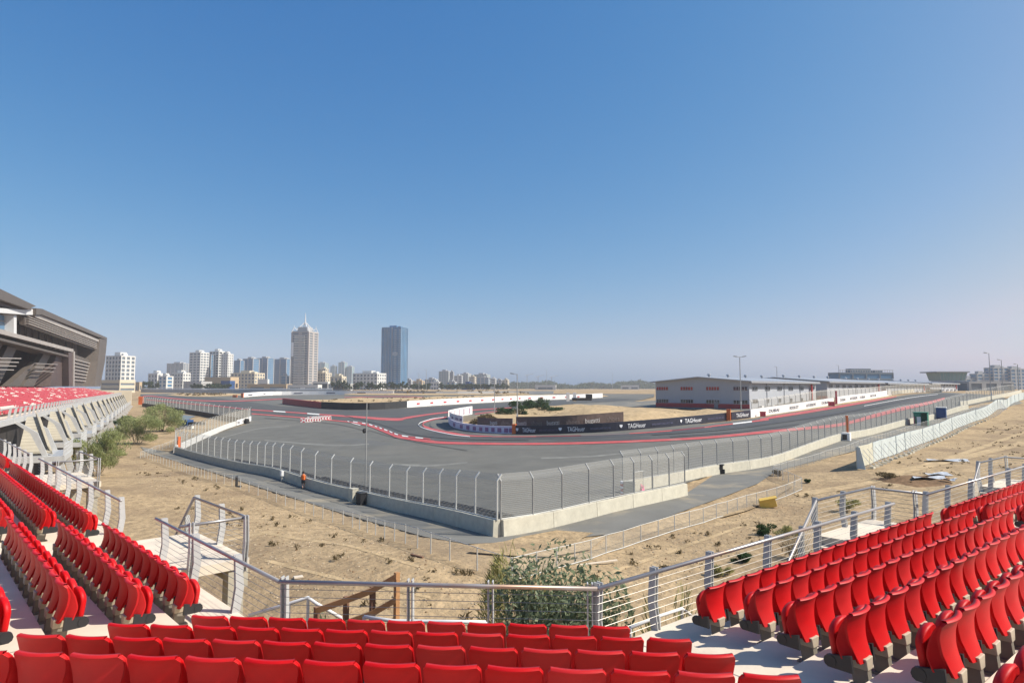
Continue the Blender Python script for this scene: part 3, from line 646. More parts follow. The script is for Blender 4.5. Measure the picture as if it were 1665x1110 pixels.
def landing_rails(b, s0, s1, depth, sd, desc):
    q0 = PERP[b][2]; far = q0+depth-.06; n = 16; se = (s1 if sd > 0 else s0)
    near_s = s0 if sd > 0 else s1
    P = [f3(pt(b, near_s, q0+.05)), f3(pt(b, near_s, far)), f3(pt(b, se, far))]
    cable_rail('cable_railing', desc[0], P, [(*pt(b, near_s, q0+.25), FLOOR, N[b], -D[b]*sd), (*pt(b, near_s, far-.05), FLOOR, N[b], -D[b]*sd), (*pt(b, (s0+s1)/2, far), FLOOR, D[b], N[b]), (*pt(b, se, far), FLOOR, D[b], N[b])], group='railings round the stair landings')
    c = pt(b, se+sd*.24*n, far)
    cable_rail('cable_railing', desc[1], [f3(pt(b, se+sd*.06, far)), (c[0], c[1], FLOOR-.20*n)], [(*pt(b, se+sd*.24*i, far), FLOOR-.20*i, D[b], N[b]) for i in (3, 8, 13)], group='railings round the stair landings')
landing('landing', 'square pale concrete landing left of the middle, over the sand', 'L', 14.0, 17.4, 1.45, 1)
landing_rails('L', 14.0, 17.4, 1.45, 1, ['cable railing round the square pale landing left of the middle', 'sloping brown handrail down the stair from the left middle landing'])
landing('landing', 'smaller landing farther up the left railing, by the feathery bush', 'L', 29.3, 33.3, 1.7, 1)
landing_rails('L', 29.3, 33.3, 1.7, 1, ['cable railing round the farther left landing, in front of the feathery bush', 'sloping handrail from the farther left landing'])
landing('landing', 'pale landing behind the right block seats with dark shadow beneath', 'R', 16.0, 19.1, 1.4, -1)
landing_rails('R', 16.0, 19.1, 1.4, -1, ['cable railing round the pale right landing, dark along its back', 'steep grey handrail dropping leftwards from the right landing'])
landing('landing', 'pale landing at the right edge beyond the second right railing', 'R', 28.7, 31.8, 1.35, -1)
landing_rails('R', 28.7, 31.8, 1.35, -1, ['cable railing round the landing at the right picture edge', 'steep handrail dropping from the landing at the right picture edge'])
# lower tube rail and timber rail in front of the middle railing
def at_perp(b, u, v, q):
    r = ray(u, v); t = q/(r[0]*N[b][0]+r[1]*N[b][1]); return Vector((r[0]*t, r[1]*t, CZ+r[2]*t))
t = thing('timber_handrail', at_perp('C', 580, 1000, 10.6), 'rough brown timber handrail on dark posts below the middle railing', 'handrail')
tp = [at_perp('C', u, v, 10.6) for u, v in [(515,986),(563,969),(606,953),(645.5,930)]]
for i, p in enumerate(tp):
    mb = MB(); lo = p-Vector((0, 0, 1.15)); mb.tube([lo, p], .052, 4); mb.build('post', M['wood'] if i == 3 else M['rust'], t)
for dz, i0, i1 in ((-.05, 0, 3), (-.42, 1, 3)):
    for i in range(i0, i1):
        mb = MB(); a, b_ = tp[i]+Vector((0, -.05, dz)), tp[i+1]+Vector((0, -.05, dz)); d = (b_-a).normalized()
        mb.hexa([a+Vector((0,-.02,-.05)), a+Vector((0,.02,-.05)), b_+Vector((0,.02,-.05)), b_+Vector((0,-.02,-.05))], [a+Vector((0,-.02,.05)), a+Vector((0,.02,.05)), b_+Vector((0,.02,.05)), b_+Vector((0,-.02,.05))])
        mb.build('plank', M['wood'], t)
def tube_rail(label, pts, legs, q, b='C'):
    P = [at_perp(b, u, v, qq) for (u, v), qq in zip(pts, q)]
    t = thing('tube_rail', P[0]-Vector((0, 0, 1)), label, 'handrail', 'pale tube rails of the lower stairs')
    mb = MB(); mb.tube(P, .03, 8); mb.build('rail', M['whitem'], t, smooth=True)
    for i in legs: mb = MB(); mb.tube([P[i], P[i]-Vector((0, 0, 1.2))], .026, 8); mb.build('leg', M['whitem'], t)
tube_rail('pale tube rail low behind the middle seats, right of the timber handrail', [(592,1002),(640,1009),(720,1010),(790,1011)], [0, 2, 3], [10.2, 10.2, 10.2, 10.2])
tube_rail('pale bent tube rail above the bush left of the timber handrail', [(405,1000),(470,981),(501,971),(515,981),(555,1004)], [1, 2, 4], [10.9]*5)
tube_rail('white tube rail by the right edge of the walkway, near the first right seats', [(1025,1020),(1072,1001),(1109,989),(1124,1000)], [0, 1, 2], [7.4]*4, 'R')
# ------------------------------------------------------------------ concrete walls and debris fences
def wall_blocks(path, L, h, th, m, lab, grp, name='concrete_block', dress=None, base=.0, top=None):
    P = resample(path, L); out = []
    for i in range(len(P)-1):
        a, b = P[i], P[i+1]; d = (b-a)/np.linalg.norm(b-a); n = np.array([-d[1], d[0]]); a2 = a+d*.012; b2 = b-d*.012
        za, zb = H(*a)-.12, H(*b)-.12; w0, w1 = th*.62, th*.5
        t = (za+zb)/2
        mb = MB()
        bt = [(*(a2-n*w0), za), (*(b2-n*w0), zb), (*(b2+n*w0), zb), (*(a2+n*w0), za)]
        tp = [(*(a2-n*w1), za+.12+h), (*(b2-n*w1), zb+.12+h), (*(b2+n*w1), zb+.12+h), (*(a2+n*w1), za+.12+h)]
        mb.hexa(bt, tp); o = mb.build(name, m, None, bevel=.02)
        c = (a+b)/2; me = o.data; off = Vector((float(c[0]), float(c[1]), float(t)))
        me.transform(Matrix.Translation(-off)); o.location = off
        tag(o, lab % ordn(i+1), 'barrier block', grp); out.append(o)
    return out
def wall_top(p, h): return H(p[0], p[1])+h
def fence(name, lab, path, sp, h, m_post, m_mesh, side, zb, grp='fences of the circuit', head=.55, nw=13, rpost=.07, wires=True, mesh_h=None, n_post_max=100, rail=True, wr=.0075):
    """posts on path; side=+1/-1: the bent head leans to the left/right of the path direction; zb(x,y)=height of the foot"""
    P = resample(path, sp); zs = [zb(*p) for p in P]
    t = thing(name, (*P[0], zs[0]), lab, 'fence', grp); tops = []; necks = []
    hl = h-head*.75
    for i, p in enumerate(P):
        q = P[min(i+1, len(P)-1)]-P[max(i-1, 0)]; q = q/np.linalg.norm(q); n = np.array([-q[1], q[0]])*side
        a = (*p, zs[i]); b = (*p, zs[i]+hl); c = (*(p+n*head*.62), zs[i]+h)
        necks.append(b); tops.append(c)
        mb = MB(); mb.tube([a, b, c] if head else [a, b], rpost, 7); mb.build('post', m_post, t)
    mb = MB(); rows = [[(*p, z+.02) for p, z in zip(P, zs)], necks, tops] if head else [[(*p, z+.02) for p, z in zip(P, zs)], necks]
    mb.grid(rows)
    if mesh_h: pass
    mb.build('wire_mesh', m_mesh, t)
    if wires:
        mb = MB()
        for k in range(nw):
            f = (k+.5)/nw*1.0
            for i in range(len(P)-1):
                def at(j): return (P[j][0], P[j][1], zs[j]+hl*f)
                mb.tube([at(i), at(i+1)], wr, 3, caps=False)
        for k in (.5, 1.0):
            if head:
                for i in range(len(P)-1):
                    mb.tube([tuple(np.array(necks[i])*(1-k)+np.array(tops[i])*k), tuple(np.array(necks[i+1])*(1-k)+np.array(tops[i+1])*k)], wr, 3, caps=False)
        mb.build('tension_wire', M['gpost'] if m_post is M['gpost'] else M['post'], t)
    if rail:
        mb = MB(); mb.tube([(*p, z+.06) for p, z in zip(P, zs)], .04, 6); mb.build('bottom_rail', m_post, t)
    return t
corner = GX(808, 872)
left_path = [corner, GX(645, 830), GX(493, 791), GX(400, 766), GX(286, 736)]
lp = resample(catmull(left_path, 3), 5.0)
wall_blocks(lp, 5.0, 1.08, .5, M['conc'], 'grey concrete wall block in shade, %s from the near corner leftwards', 'concrete blocks of the shaded left wall')
lfp = resample(lp, 1.0); 
fence('debris_fence', 'tall fence with white bent posts on the shaded left wall', lfp, 3.2, 2.95, M['post'], M['mesh'], -1, lambda x, y: H(x, y)+1.06, nw=5)
# sunlit right wall: near run and far run that overlap at a gate
r1 = resample([corner+np.array([.24, .20]), GX(1005, 829.5), GX(1114, 804.5)], 1.0)
wall_blocks(r1, 4.6, 1.08, .5, M['conc'], 'pale sunlit concrete wall block, %s from the near corner rightwards', 'concrete blocks of the near sunlit wall')
fence('debris_fence', 'tall fence with grey bent posts and close wires on the near sunlit wall', r1, 3.1, 2.95, M['gpost'], M['mesh'], 1, lambda x, y: H(x, y)+1.06, nw=20, wr=.011)
r2 = resample(catmull([GX(1013, 801.5), GX(1105, 783), GX(1165, 770.5), GX(1253, 756), GX(1378, 713), GX(1480, 688.5), GX(1573, 664.5)], 3), 1.0)
wall_blocks(r2, 5.0, 1.08, .5, M['conc'], 'pale concrete wall block along the pit straight, %s past the gate', 'concrete blocks along the pit straight')
fence('debris_fence', 'long fence with grey bent posts on the wall along the pit straight', r2, 3.2, 2.95, M['gpost'], M['mesh'], 1, lambda x, y: H(x, y)+1.06, nw=9, wr=.010)
r3 = resample(catmull([GX(1560, 659), GX(1610, 649.5), GX(1643, 643), GX(1660, 638.5)], 3), 1.0)
wall_blocks(r3, 9.0, 1.2, .5, M['conc'], 'far pale concrete wall block right of the blue toilet, %s along', 'concrete blocks at the far right')
fence('debris_fence', 'far fence past the blue toilet, fading into the pit buildings', resample(catmull([GX(1573, 656), GX(1610, 648.5), GX(1650, 640.5)], 3), 1.), 4, 2.9, M['gpost'], M['mesh'], 1, lambda x, y: H(x, y)+1.1, wires=False)
# gate in the gap
ga = GP(1030, 806.5); gb = GP(1046, 803.5)
t = thing('gate', ga, 'small pale wire gate between the two sunlit wall runs', 'gate')
mb = MB(); a, b = Vector(ga)+Vector((0, 0, .1)), Vector(gb)+Vector((0, 0, .1)); z = Vector((0, 0, 2.1)); mb.tube([a, a+z, b+z, b, a], .04, 6); mb.build('frame', M['post'], t)
mb = MB(); mb.quad(a, b, b+z, a+z); mb.build('wire_mesh', M['mesh_d'], t)
gc = GP(1014, 806); t = thing('marshal_post', gc, 'pale end block with red and white striped edge beside the gate', 'barrier block')
mb = MB(); mb.box((gc[0]+.5, gc[1], gc[2]+.7), (1.1, .6, 1.4)); mb.build('block', M['conc'], t, bevel=.02)
mb = MB(); mb.cur = 0
for i in range(6): mb.cur = i % 2; mb.box((gc[0]-.16, gc[1], gc[2]+.12+.23*i), (.18, .5, .228))
mb.build('striped_edge', [M['redink'], M['wink']], t)
pp = GP(1043, 803); tag(MB().add([(pp[0]-.25, pp[1]-.3, pp[2]+.02), (pp[0]+.3, pp[1]-.3, pp[2]+.02), (pp[0]+.22, pp[1]-.1, pp[2]+.8), (pp[0]-.1, pp[1]-.1, pp[2]+1.0), (pp[0], pp[1]-.55, pp[2]+.25)], [(0,1,4), (1,2,4), (2,3,4), (3,0,4), (3,2,1,0)]).build('cloth', M['pink']), 'bright pink cloth hanging by the gate in the sunlit wall', 'cloth')
# left panel wall going away, then the far left fence
l2 = resample(catmull([GX(284, 735), GX(330, 713.5), GX(368, 697), GX(392, 689), GX(406, 684.5)], 2), 1.0)
wall_blocks(l2, 6.0, 1.15, .4, M['bwhite'], 'white wall block running away from the far end of the shaded wall, %s', 'white blocks of the left return wall')
t_ = fence('debris_fence', 'brownish mesh fence on the white wall running away at left', l2, 3.4, 3.1, M['post'], M['mesh_d'], -1, lambda x, y: H(x, y)+1.12, nw=6)
bd = resample([l2[-18], l2[-1]], 30)
t = thing('advertising_board', (*bd[0], H(*bd[0])), 'white board with dark lettering at the end of the white return wall', 'board')
dd = (bd[-1]-bd[0])/np.linalg.norm(bd[-1]-bd[0]); nn = np.array([dd[1], -dd[0]])
o_ = bd[0]+nn*.35; e_ = bd[-1]+nn*.35; Lb = np.linalg.norm(e_-o_)
mb = MB(); mb.hexa([(*o_, H(*o_)+.1), (*e_, H(*e_)+.1), (*(e_+nn*.04), H(*e_)+.1), (*(o_+nn*.04), H(*o_)+.1)], [(*o_, H(*o_)+1.5), (*e_, H(*e_)+1.5), (*(e_+nn*.04), H(*e_)+1.5), (*(o_+nn*.04), H(*o_)+1.5)]); mb.build('panel', M['white'], t)
for k in range(3):
    p = o_+dd*(Lb*(.04+.33*k))+nn*.06; text(t, ['HANKOOK', 'EMIRATES', 'HANKOOK'][k] if False else 'DUBAI', .95, M['ink'], (*p, H(*p)+.45), (*dd, 0))
l3 = resample(catmull([GX(404, 688.5), GX(380, 685), GX(330, 676), GX(280, 667.5), GX(232, 660)], 3), 1.0)
wall_blocks(l3, 8.0, 1.3, .5, M['rub'], 'dark wall block under the far left fence, %s from its near end', 'dark blocks of the far left wall')
fence('debris_fence', 'far left fence with white bent posts over a dark wall', l3, 5.0, 2.95, M['post'], M['mesh'], -1, lambda x, y: H(x, y)+1.28, wires=False, rpost=.09)
mp = GP(229, 657); mb = MB(); mb.box((mp[0], mp[1], mp[2]+2.0), (2.2, .5, 4)); mb.box((mp[0], mp[1]-.35, mp[2]+3.4), (2.5, .2, .35)); tag(mb.build('marshal_post', M['orange']), 'orange marshal board at the far left end of the track', 'board')
# chain link fences round the sand
def low_fence(lab, px, sp=2.0, h=1.1, foot=False):
    pth = resample([GX(*p) for p in px], .5); P = resample(pth, sp); zs = [GZ(*p) for p in P]
    t = thing('chain_link_fence', (*P[0], zs[0]), lab, 'fence', 'low chain link fences')
    for p, z in zip(P, zs): mb = MB(); mb.tube([(*p, z-.2), (*p, z+h)], .032, 6); mb.build('post', M['post'], t)
    mb = MB(); mb.tube([(*p, z+h-.03) for p, z in zip(P, zs)], .02, 5); mb.build('top_rail', M['post'], t)
    mb = MB(); mb.grid([[(*p, z+.03) for p, z in zip(P, zs)], [(*p, z+h-.05) for p, z in zip(P, zs)]]); mb.build('wire_mesh', M['chain'], t)
    if foot: mb = MB(); mb.tube([(*p, z+.05) for p, z in zip(P, zs)], .026, 5); mb.build('bottom_pipe', M['post'], t)
low_fence('low chain link fence along the left service road to the near corner', [(232,741),(290,762),(348,781),(434,808.5),(493.5,830),(569,852.6),(631,874),(704.5,897.7),(746,914),(796.6,930.5),(832,942)])
low_fence('low chain link fence with a pale bottom pipe, from the near corner rightwards', [(834,941.5),(887,926.7),(940,912.8),(987,895.5),(1030.7,881.5),(1106,858.6),(1169,839.6),(1222.7,822),(1270,808),(1304,794)], foot=True)
low_fence('short chain link return between the two right fence runs', [(1304,793),(1280,783),(1257.5,773)])
low_fence('low chain link fence beside the right service road, running behind the hoarding', [(1257.6,771.5),(1303,758),(1342,745.6),(1377.4,735.5),(1406,725),(1450,711),(1492,697),(1578,671),(1640,655)], 2.4)
low_fence('low chain link fence at far left, climbing from the service road past the bushes', [(228,744),(262,731),(285,722),(300,709)], 2.4)
# white hoarding with raking struts
hp = resample(catmull([GX(1394, 762), GX(1429, 747), GX(1459.5, 737), GX(1497, 721.6), GX(1535, 706.5), GX(1573, 689), GX(1611, 673.7), GX(1636, 663.6), GX(1648, 655), GX(1672, 647), GX(1700, 641)], 2), 2.45)
t = thing('hoarding', (*hp[0], GZ(*hp[0])), 'long pale blue hoarding of sheet panels propped by struts, on the sand at right', 'hoarding')
def hz_(p): return GZ(*p)+.1
for i in range(min(96, len(hp)-1)):
    a, b = hp[i], hp[i+1]; d = (b-a)/np.linalg.norm(b-a); n = np.array([d[1], -d[0]]); jit = (random.random()-.5)*.12; tl = (random.random()-.5)*.10
    a2, b2 = a+d*.02+n*jit, b-d*.02+n*jit; hh = 2.4
    mb = MB(); th = n*.05
    mb.hexa([(*(a2-th), hz_(a)), (*(a2+th), hz_(a)), (*(b2+th), hz_(b)), (*(b2-th), hz_(b))], [(*(a2-th+n*tl), hz_(a)+hh), (*(a2+th+n*tl), hz_(a)+hh), (*(b2+th+n*tl), hz_(b)+hh), (*(b2-th+n*tl), hz_(b)+hh)])
    mb.build('panel', M['hoardc'] if i in (0, 1, 2, 3) else M['hoard'], t)
    if i < 55:
        mb = MB(); m_ = (a2+b2)/2; f = m_+n*1.5; mb.tube([(*(m_+n*.08), hz_(m_)+1.9), (*f, GZ(*f)+.05)], .04, 5); mb.tube([(*m_, GZ(*m_)+.08), (*f, GZ(*f)+.08)], .04, 5); mb.build('strut', M['whitem'], t)
    if i < 40:
        f = m_+n*1.35; o = MB(); o.box((f[0], f[1], GZ(*f)+.12), (.55, .4, .26), random.random()); o.build('ballast_block', M['conc'], t)
a = hp[0]; d = (hp[1]-hp[0])/np.linalg.norm(hp[1]-hp[0]); n = np.array([d[1], -d[0]]); e_ = a-d*.35+n*.9
mb = MB(); mb.hexa([(*a, hz_(a)), (*(a+d*.06), hz_(a)), (*(e_+d*.06), hz_(a)), (*e_, hz_(a))], [(*a, hz_(a)+2.55), (*(a+d*.06), hz_(a)+2.55), (*(e_+d*.06-n*.5), hz_(a)+2.4), (*(e_-n*.5), hz_(a)+2.4)]); mb.build('end_panel', M['hoard'], t)
# ------------------------------------------------------------------ advertising walls
def ad_wall(name, lab, px, h, m, th=.35, z0=0., step=1.5, base=None, cat='advertising wall'):
    P = resample(catmull([GX(*p) for p in px], 2), step); t = thing(name, (*P[0], H(*P[0])), lab, cat)
    mb = MB(); n_ = len(P); fr = []
    for i, p in enumerate(P):
        q = P[min(i+1, n_-1)]-P[max(i-1, 0)]; q = q/np.linalg.norm(q); nn = np.array([q[1], -q[0]])
        z = H(*p); fr.append((p, nn, z, q))
    for (p, a, z, _), (p2, a2, z2, _) in zip(fr[:-1], fr[1:]):
        mb.hexa([(*p, z+z0-.1*(z0 == 0)), (*p2, z2+z0-.1*(z0 == 0)), (*(p2-a2*th), z2+z0-.1*(z0 == 0)), (*(p-a*th), z+z0-.1*(z0 == 0))], [(*p, z+z0+h), (*p2, z2+z0+h), (*(p2-a2*th), z2+z0+h), (*(p-a*th), z+z0+h)])
    mb.build('board', m, t)
    d = np.concatenate([[0], np.cumsum(np.linalg.norm(np.diff(P, axis=0), axis=1))])
    def at(s):
        p = np.array([np.interp(s, d, P[:, 0]), np.interp(s, d, P[:, 1])]); k = min(max(np.searchsorted(d, s), 1), n_-1); q = P[k]-P[k-1]; q = q/np.linalg.norm(q); return p+np.array([q[1], -q[0]])*.03, q
    def write(s, txt, size, m_, zz, squeeze=1.0, nm='lettering', per=None):
        # one word may bend with the wall: letters in small groups share one mesh
        p, q = at(s); p2, q2 = at(s+max(.5, size*.62*len(txt)*squeeze)); q = p2-p; q = q/np.linalg.norm(q); sl_ = (H(*p2)-H(*p))/np.linalg.norm(p2-p)
        bow = max(0, max(float(np.dot(at(s+f*(np.linalg.norm(p2-p)))[0]-p, np.array([q[1], -q[0]]))) for f in (.25, .5, .75)))
        p = p+np.array([q[1], -q[0]])*(bow+.02)
        return text(t, txt, size, m_, (*p, H(*p)+zz), (q[0], q[1], sl_), name=nm, squeeze=squeeze)
    return t, d[-1], write, at
dark_px = [(838,705.5),(870,706),(930,704.6),(1000,701.2),(1080,694.5),(1150,687),(1184,683.0)]
t, Lw, write, at = ad_wall('advertising_wall', 'long dark navy advertising wall with white lettering along the hairpin exit', dark_px, 1.75, M['navy'])
wx = {}
def s_of_u(at, Lw, u):
    ss = np.linspace(0, Lw, 300); us = []
    for s in ss: p, _ = at(s); pr = proj((p[0], p[1], H(*p)+.8)); us.append(pr[0])
    return float(np.interp(u, us, ss))
for u0, u1 in [(848,871),(920,951),(1018,1050),(1112,1142)]:
    s0, s1 = s_of_u(at, Lw, u0), s_of_u(at, Lw, u1); L_ = s1-s0
    write(s0+.3, 'TAGHeuer', 1.25, M['wink'], .42, squeeze=L_/(1.25*5.0))
    p, q = at(s0-1.1); sh = [(-.3,.3),(.3,.3),(.3,-.03),(0,-.33),(-.3,-.03)]
    p = p+np.array([q[1], -q[0]])*.05; mb = MB(); z = H(*p)+.92
    mb.add([(*(p+q*x), z+y) for x, y in sh]+[(*(p+q*x-np.array([q[1], -q[0]])*.04), z+y) for x, y in sh], [(0,1,2,3,4)]+[(i, (i+1) % 5, 5+(i+1) % 5, 5+i) for i in range(5)]); mb.build('shield_emblem', M['wink'], t)
for u0, u1 in [(877,912),(959,998),(1059,1098),(1150,1180)]:
    s0, s1 = s_of_u(at, Lw, u0), s_of_u(at, Lw, u1); write(s0, 'SWISS AVANT-GARDE SINCE 1860', .55, M['gink'], .6, squeeze=(s1-s0)/(.55*17.5), nm='small_lettering')
t, Lw, write, at = ad_wall('advertising_wall', 'short dark board just right of the orange post, before the white wall', [(1190,682.3),(1205,680.4),(1220,678.4)], 1.75, M['navy'])
s0 = s_of_u(at, Lw, 1197); write(s0, 'TAGHeuer', 1.3, M['wink'], .42, squeeze=(s_of_u(at, Lw, 1219)-s0)/(1.3*5.0))
t, Lw, write, at = ad_wall('advertising_wall', 'white advertising wall with dark words along the red band, below the pit buildings', [(1221,678.2),(1260,672.2),(1310,664.6),(1356,657.2)], 1.9, M['white'])
for u0, u1, tx in [(1250,1270,'DUBAI'),(1284,1300,'MOTOR CITY'),(1311,1326,'AUTODROME'),(1336,1349,'DUBAI')]:
    s0 = s_of_u(at, Lw, u0); s1 = s_of_u(at, Lw, u1); write(s0, tx, 1.1, M['ink'], .5, squeeze=(s1-s0)/(1.1*.68*len(tx)))
t, Lw, write, at = ad_wall('advertising_wall', 'farther white advertising wall past the red post by the pit straight', [(1362,656),(1400,650),(1450,641.8)], 2.0, M['white'])
for u0, u1, tx in [(1366,1376,'DUBAI'),(1382,1394,'AUTODROME'),(1398,1408,'DUBAI'),(1415,1424,'MOTOR')]:
    s0 = s_of_u(at, Lw, u0); s1 = s_of_u(at, Lw, u1); write(s0, tx, 1.2, M['ink'], .5, squeeze=(s1-s0)/(1.2*.68*len(tx)))
t, Lw, write, at = ad_wall('concrete_wall', 'far pale wall closing the pit straight beside the crest', [(1451,641.5),(1475,638.6),(1500,637),(1530,637.6)], 1.4, M['conc'], step=4, cat='wall')
t, Lw, write, at = ad_wall('advertising_wall', 'low lilac wall with purple marks round the hairpin', [(729,686.2),(731,690.5),(735,693.6),(745,697.2),(758,699.8),(780,702.6),(800,704),(820,704.8),(834,705.2)], 1.55, M['lilac'], step=.8)
for u0, u1 in [(737,740),(748,752),(758.5,763),(769,773.5),(779.5,784),(789,794),(799,804),(809,815),(820,826),(828,833)]:
    s0 = s_of_u(at, Lw, u0); s1 = s_of_u(at, Lw, u1); p, q = at(s0); p2, _ = at(s1); n = np.array([q[1], -q[0]])*.06; mb = MB(); z = H(*p)+.3
    mb.hexa([(*(p-n), z), (*(p2-n), z), (*(p2+n), z), (*(p+n), z)], [(*(p-n), z+.85), (*(p2-n), z+.85), (*(p2+n), z+.85), (*(p+n), z+.85)]); mb.build('printed_mark', M['purple'], t)
# upper white boards on the inside of the hairpin, and the far side return
t, Lw, write, at = ad_wall('advertising_board', 'white boards with purple words standing above the hairpin wall', [(730.5,687.5),(733,691.8),(742,696),(752,699.0)], 1.6, M['white'], z0=1.6, step=.8, cat='board', th=.1)
for u0, u1 in [(734,737),(740,746),(747,751)]:
    s0 = s_of_u(at, Lw, u0); write(s0, 'DUBAI', .8, M['purple'], 2.0, squeeze=(s_of_u(at, Lw, u1)-s0)/(.8*3.2))
t, Lw, write, at = ad_wall('advertising_board', 'row of white boards on the far side of the hairpin', [(729,682),(742,678.4),(755,675.6),(768,673.4)], 2.6, M['white'], step=1, cat='board', th=.1)
for k in range(5):
    p, q = at(Lw*(.12+.19*k)); mb = MB(); n = np.array([q[1], -q[0]])*.05; z = H(*p); p2 = p+q*.5
    mb.hexa([(*(p-n), z+.4), (*(p2-n), z+.4), (*(p2+n), z+.4), (*(p+n), z+.4)], [(*(p-n), z+2.2), (*(p2-n), z+2.2), (*(p2+n), z+2.2), (*(p+n), z+2.2)]); mb.build('printed_mark', M['purple'], t)
mb = MB(); p = G(764, 688); mb.box((p[0], p[1], p[2]+.8), (7, .4, 2.2), R(8)); tag(mb.build('concrete_wall', M['cream']), 'cream inner wall inside the hairpin beside the scrub', 'wall')
# brown banners behind the dark wall
def banner(lab, px, z0, h, words):
    t, Lw, write, at = ad_wall('banner', lab, px, h, M['brown'], th=.05, z0=z0, step=1, cat='banner')
    for u0, u1, tx, m_, sz in words:
        s0 = s_of_u(at, Lw, u0); s1 = s_of_u(at, Lw, u1); write(s0, tx, sz, m_, z0+.38, squeeze=(s1-s0)/(sz*.56*len(tx)))
    for s in np.arange(0, Lw+.1, Lw/4):
        p, q = at(min(s, Lw)); mb = MB(); p = p-np.array([q[1], -q[0]])*.12; mb.tube([(*p, H(*p)), (*p, H(*p)+z0+h)], .05, 6); mb.build('stake', M['gpost'], t)
banner('brown banner with pale word, left of the orange board inside the hairpin', [(776,700.5),(800,702.2),(833,703.2)], 1.25, 1.7, [(797,814,'bugatti', M['bink'], 1.15), (815,832,'shoes', M['bink2'], 1.15)])
banner('long brown banner with repeated pale words above the dark wall', [(839,703.2),(888,703.2),(940,701.2),(1014,695.4)], 1.15, 2.1, [(841,863,'bugatti', M['bink'], 1.3),(864,886,'shoes', M['bink2'], 1.3),(889,919,'bugatti', M['bink'], 1.3),(920,948,'shoes', M['bink2'], 1.3),(951,986,'bugatti', M['bink'], 1.35),(987,1012,'shoes', M['bink2'], 1.35)])
for (u, v, h, ww), lab in [((836,705.4,2.0,.8),'orange board between lilac and dark walls at the hairpin'),((1185,683.4,2.6,.9),'orange marshal board between the two dark walls'),((1360,656.4,3.9,.5),'tall red post between the white advertising walls'),((1378,713,3.9,.4),'orange post on the sunlit wall by the white box'),((394,646.5,2.8,2.2),'orange board at the start of the far white wall'),((382,646,1.6,4),'low orange board at the far left sand'),((1240.5,677,1.25,1.3),'purple-red block at the foot of the white wall'),((1352,660,1.3,1.7),'purple-red block below the red post')]:
    p = G(u, v); mb = MB(); mb.box((p[0], p[1], p[2]+h/2), (ww, .35, h), R(-30)); mb.box((p[0], p[1], p[2]+h-.1), (ww*1.12, .45, .16), R(-30)); tag(mb.build('marker_board', M['redink'] if 'red' in lab.split()[1] or 'purple' in lab else M['orange']), lab, 'board', 'marker boards of the circuit')
# far walls round the second island
def far_wall(lab, px, h, m, marks=None, step=6): 
    t, Lw, write, at = ad_wall('advertising_wall' if marks else 'barrier_wall', lab, px, h, m, step=step, cat='wall', th=.8)
    if marks:
        s = 6.
        while s < Lw-8:
            p, q = at(s); n = np.array([q[1], -q[0]])*.12; p2 = p+q*marks[1]; z = H(*p)+h*.38; z2 = H(*p2)+h*.38
            mb = MB(); mb.hexa([(*(p-n), z), (*(p2-n), z2), (*(p2+n), z2), (*(p+n), z)], [(*(p-n), z+h*.24), (*(p2-n), z2+h*.24), (*(p2+n), z2+h*.24), (*(p+n), z+h*.24)]); mb.build('printed_mark', marks[2], t); s += marks[0]
far_wall('dark red far wall at the left tip of the sand strip', [(459,656.5),(480,659.2),(500,661.6),(522,664.2)], 2.6, M['pitred'])
far_wall('long black curving tyre wall below the sand strip', [(522,664.2),(560,666.2),(600,666.4),(635,664.8),(661,662.6)], 2.7, M['rub'])
far_wall('long white far wall with small red marks beyond the hairpin', [(662,662.6),(720,658.4),(800,654.0),(860,650.9),(940,648.4),(980,646.4)], 2.6, M['white'], (9, 1.8, M['redink']))
far_wall('far white wall with dark marks left of the twin towers', [(396,645.6),(440,642.6),(520,641.6),(640,641.6)], 2.6, M['white'], (22, 6, M['ink']))
far_wall('pale parapet along the far left horizon', [(229,637.6),(330,638.2),(420,638.6),(540,638.2)], 2.6, M['bgrey'], step=15)
ad_wall('guard_rail', 'thin white rail on top of the far left parapet', [(229,637.5),(330,638.1),(420,638.5),(540,638.1)], .7, M['white'], z0=2.75, step=15, th=.5, cat='rail')
far_wall('distant dark wall across the desert behind the sand strip', [(540,639.4),(700,641.2),(820,640.4),(900,640.2)], 2.2, M['bgrey'], step=15)
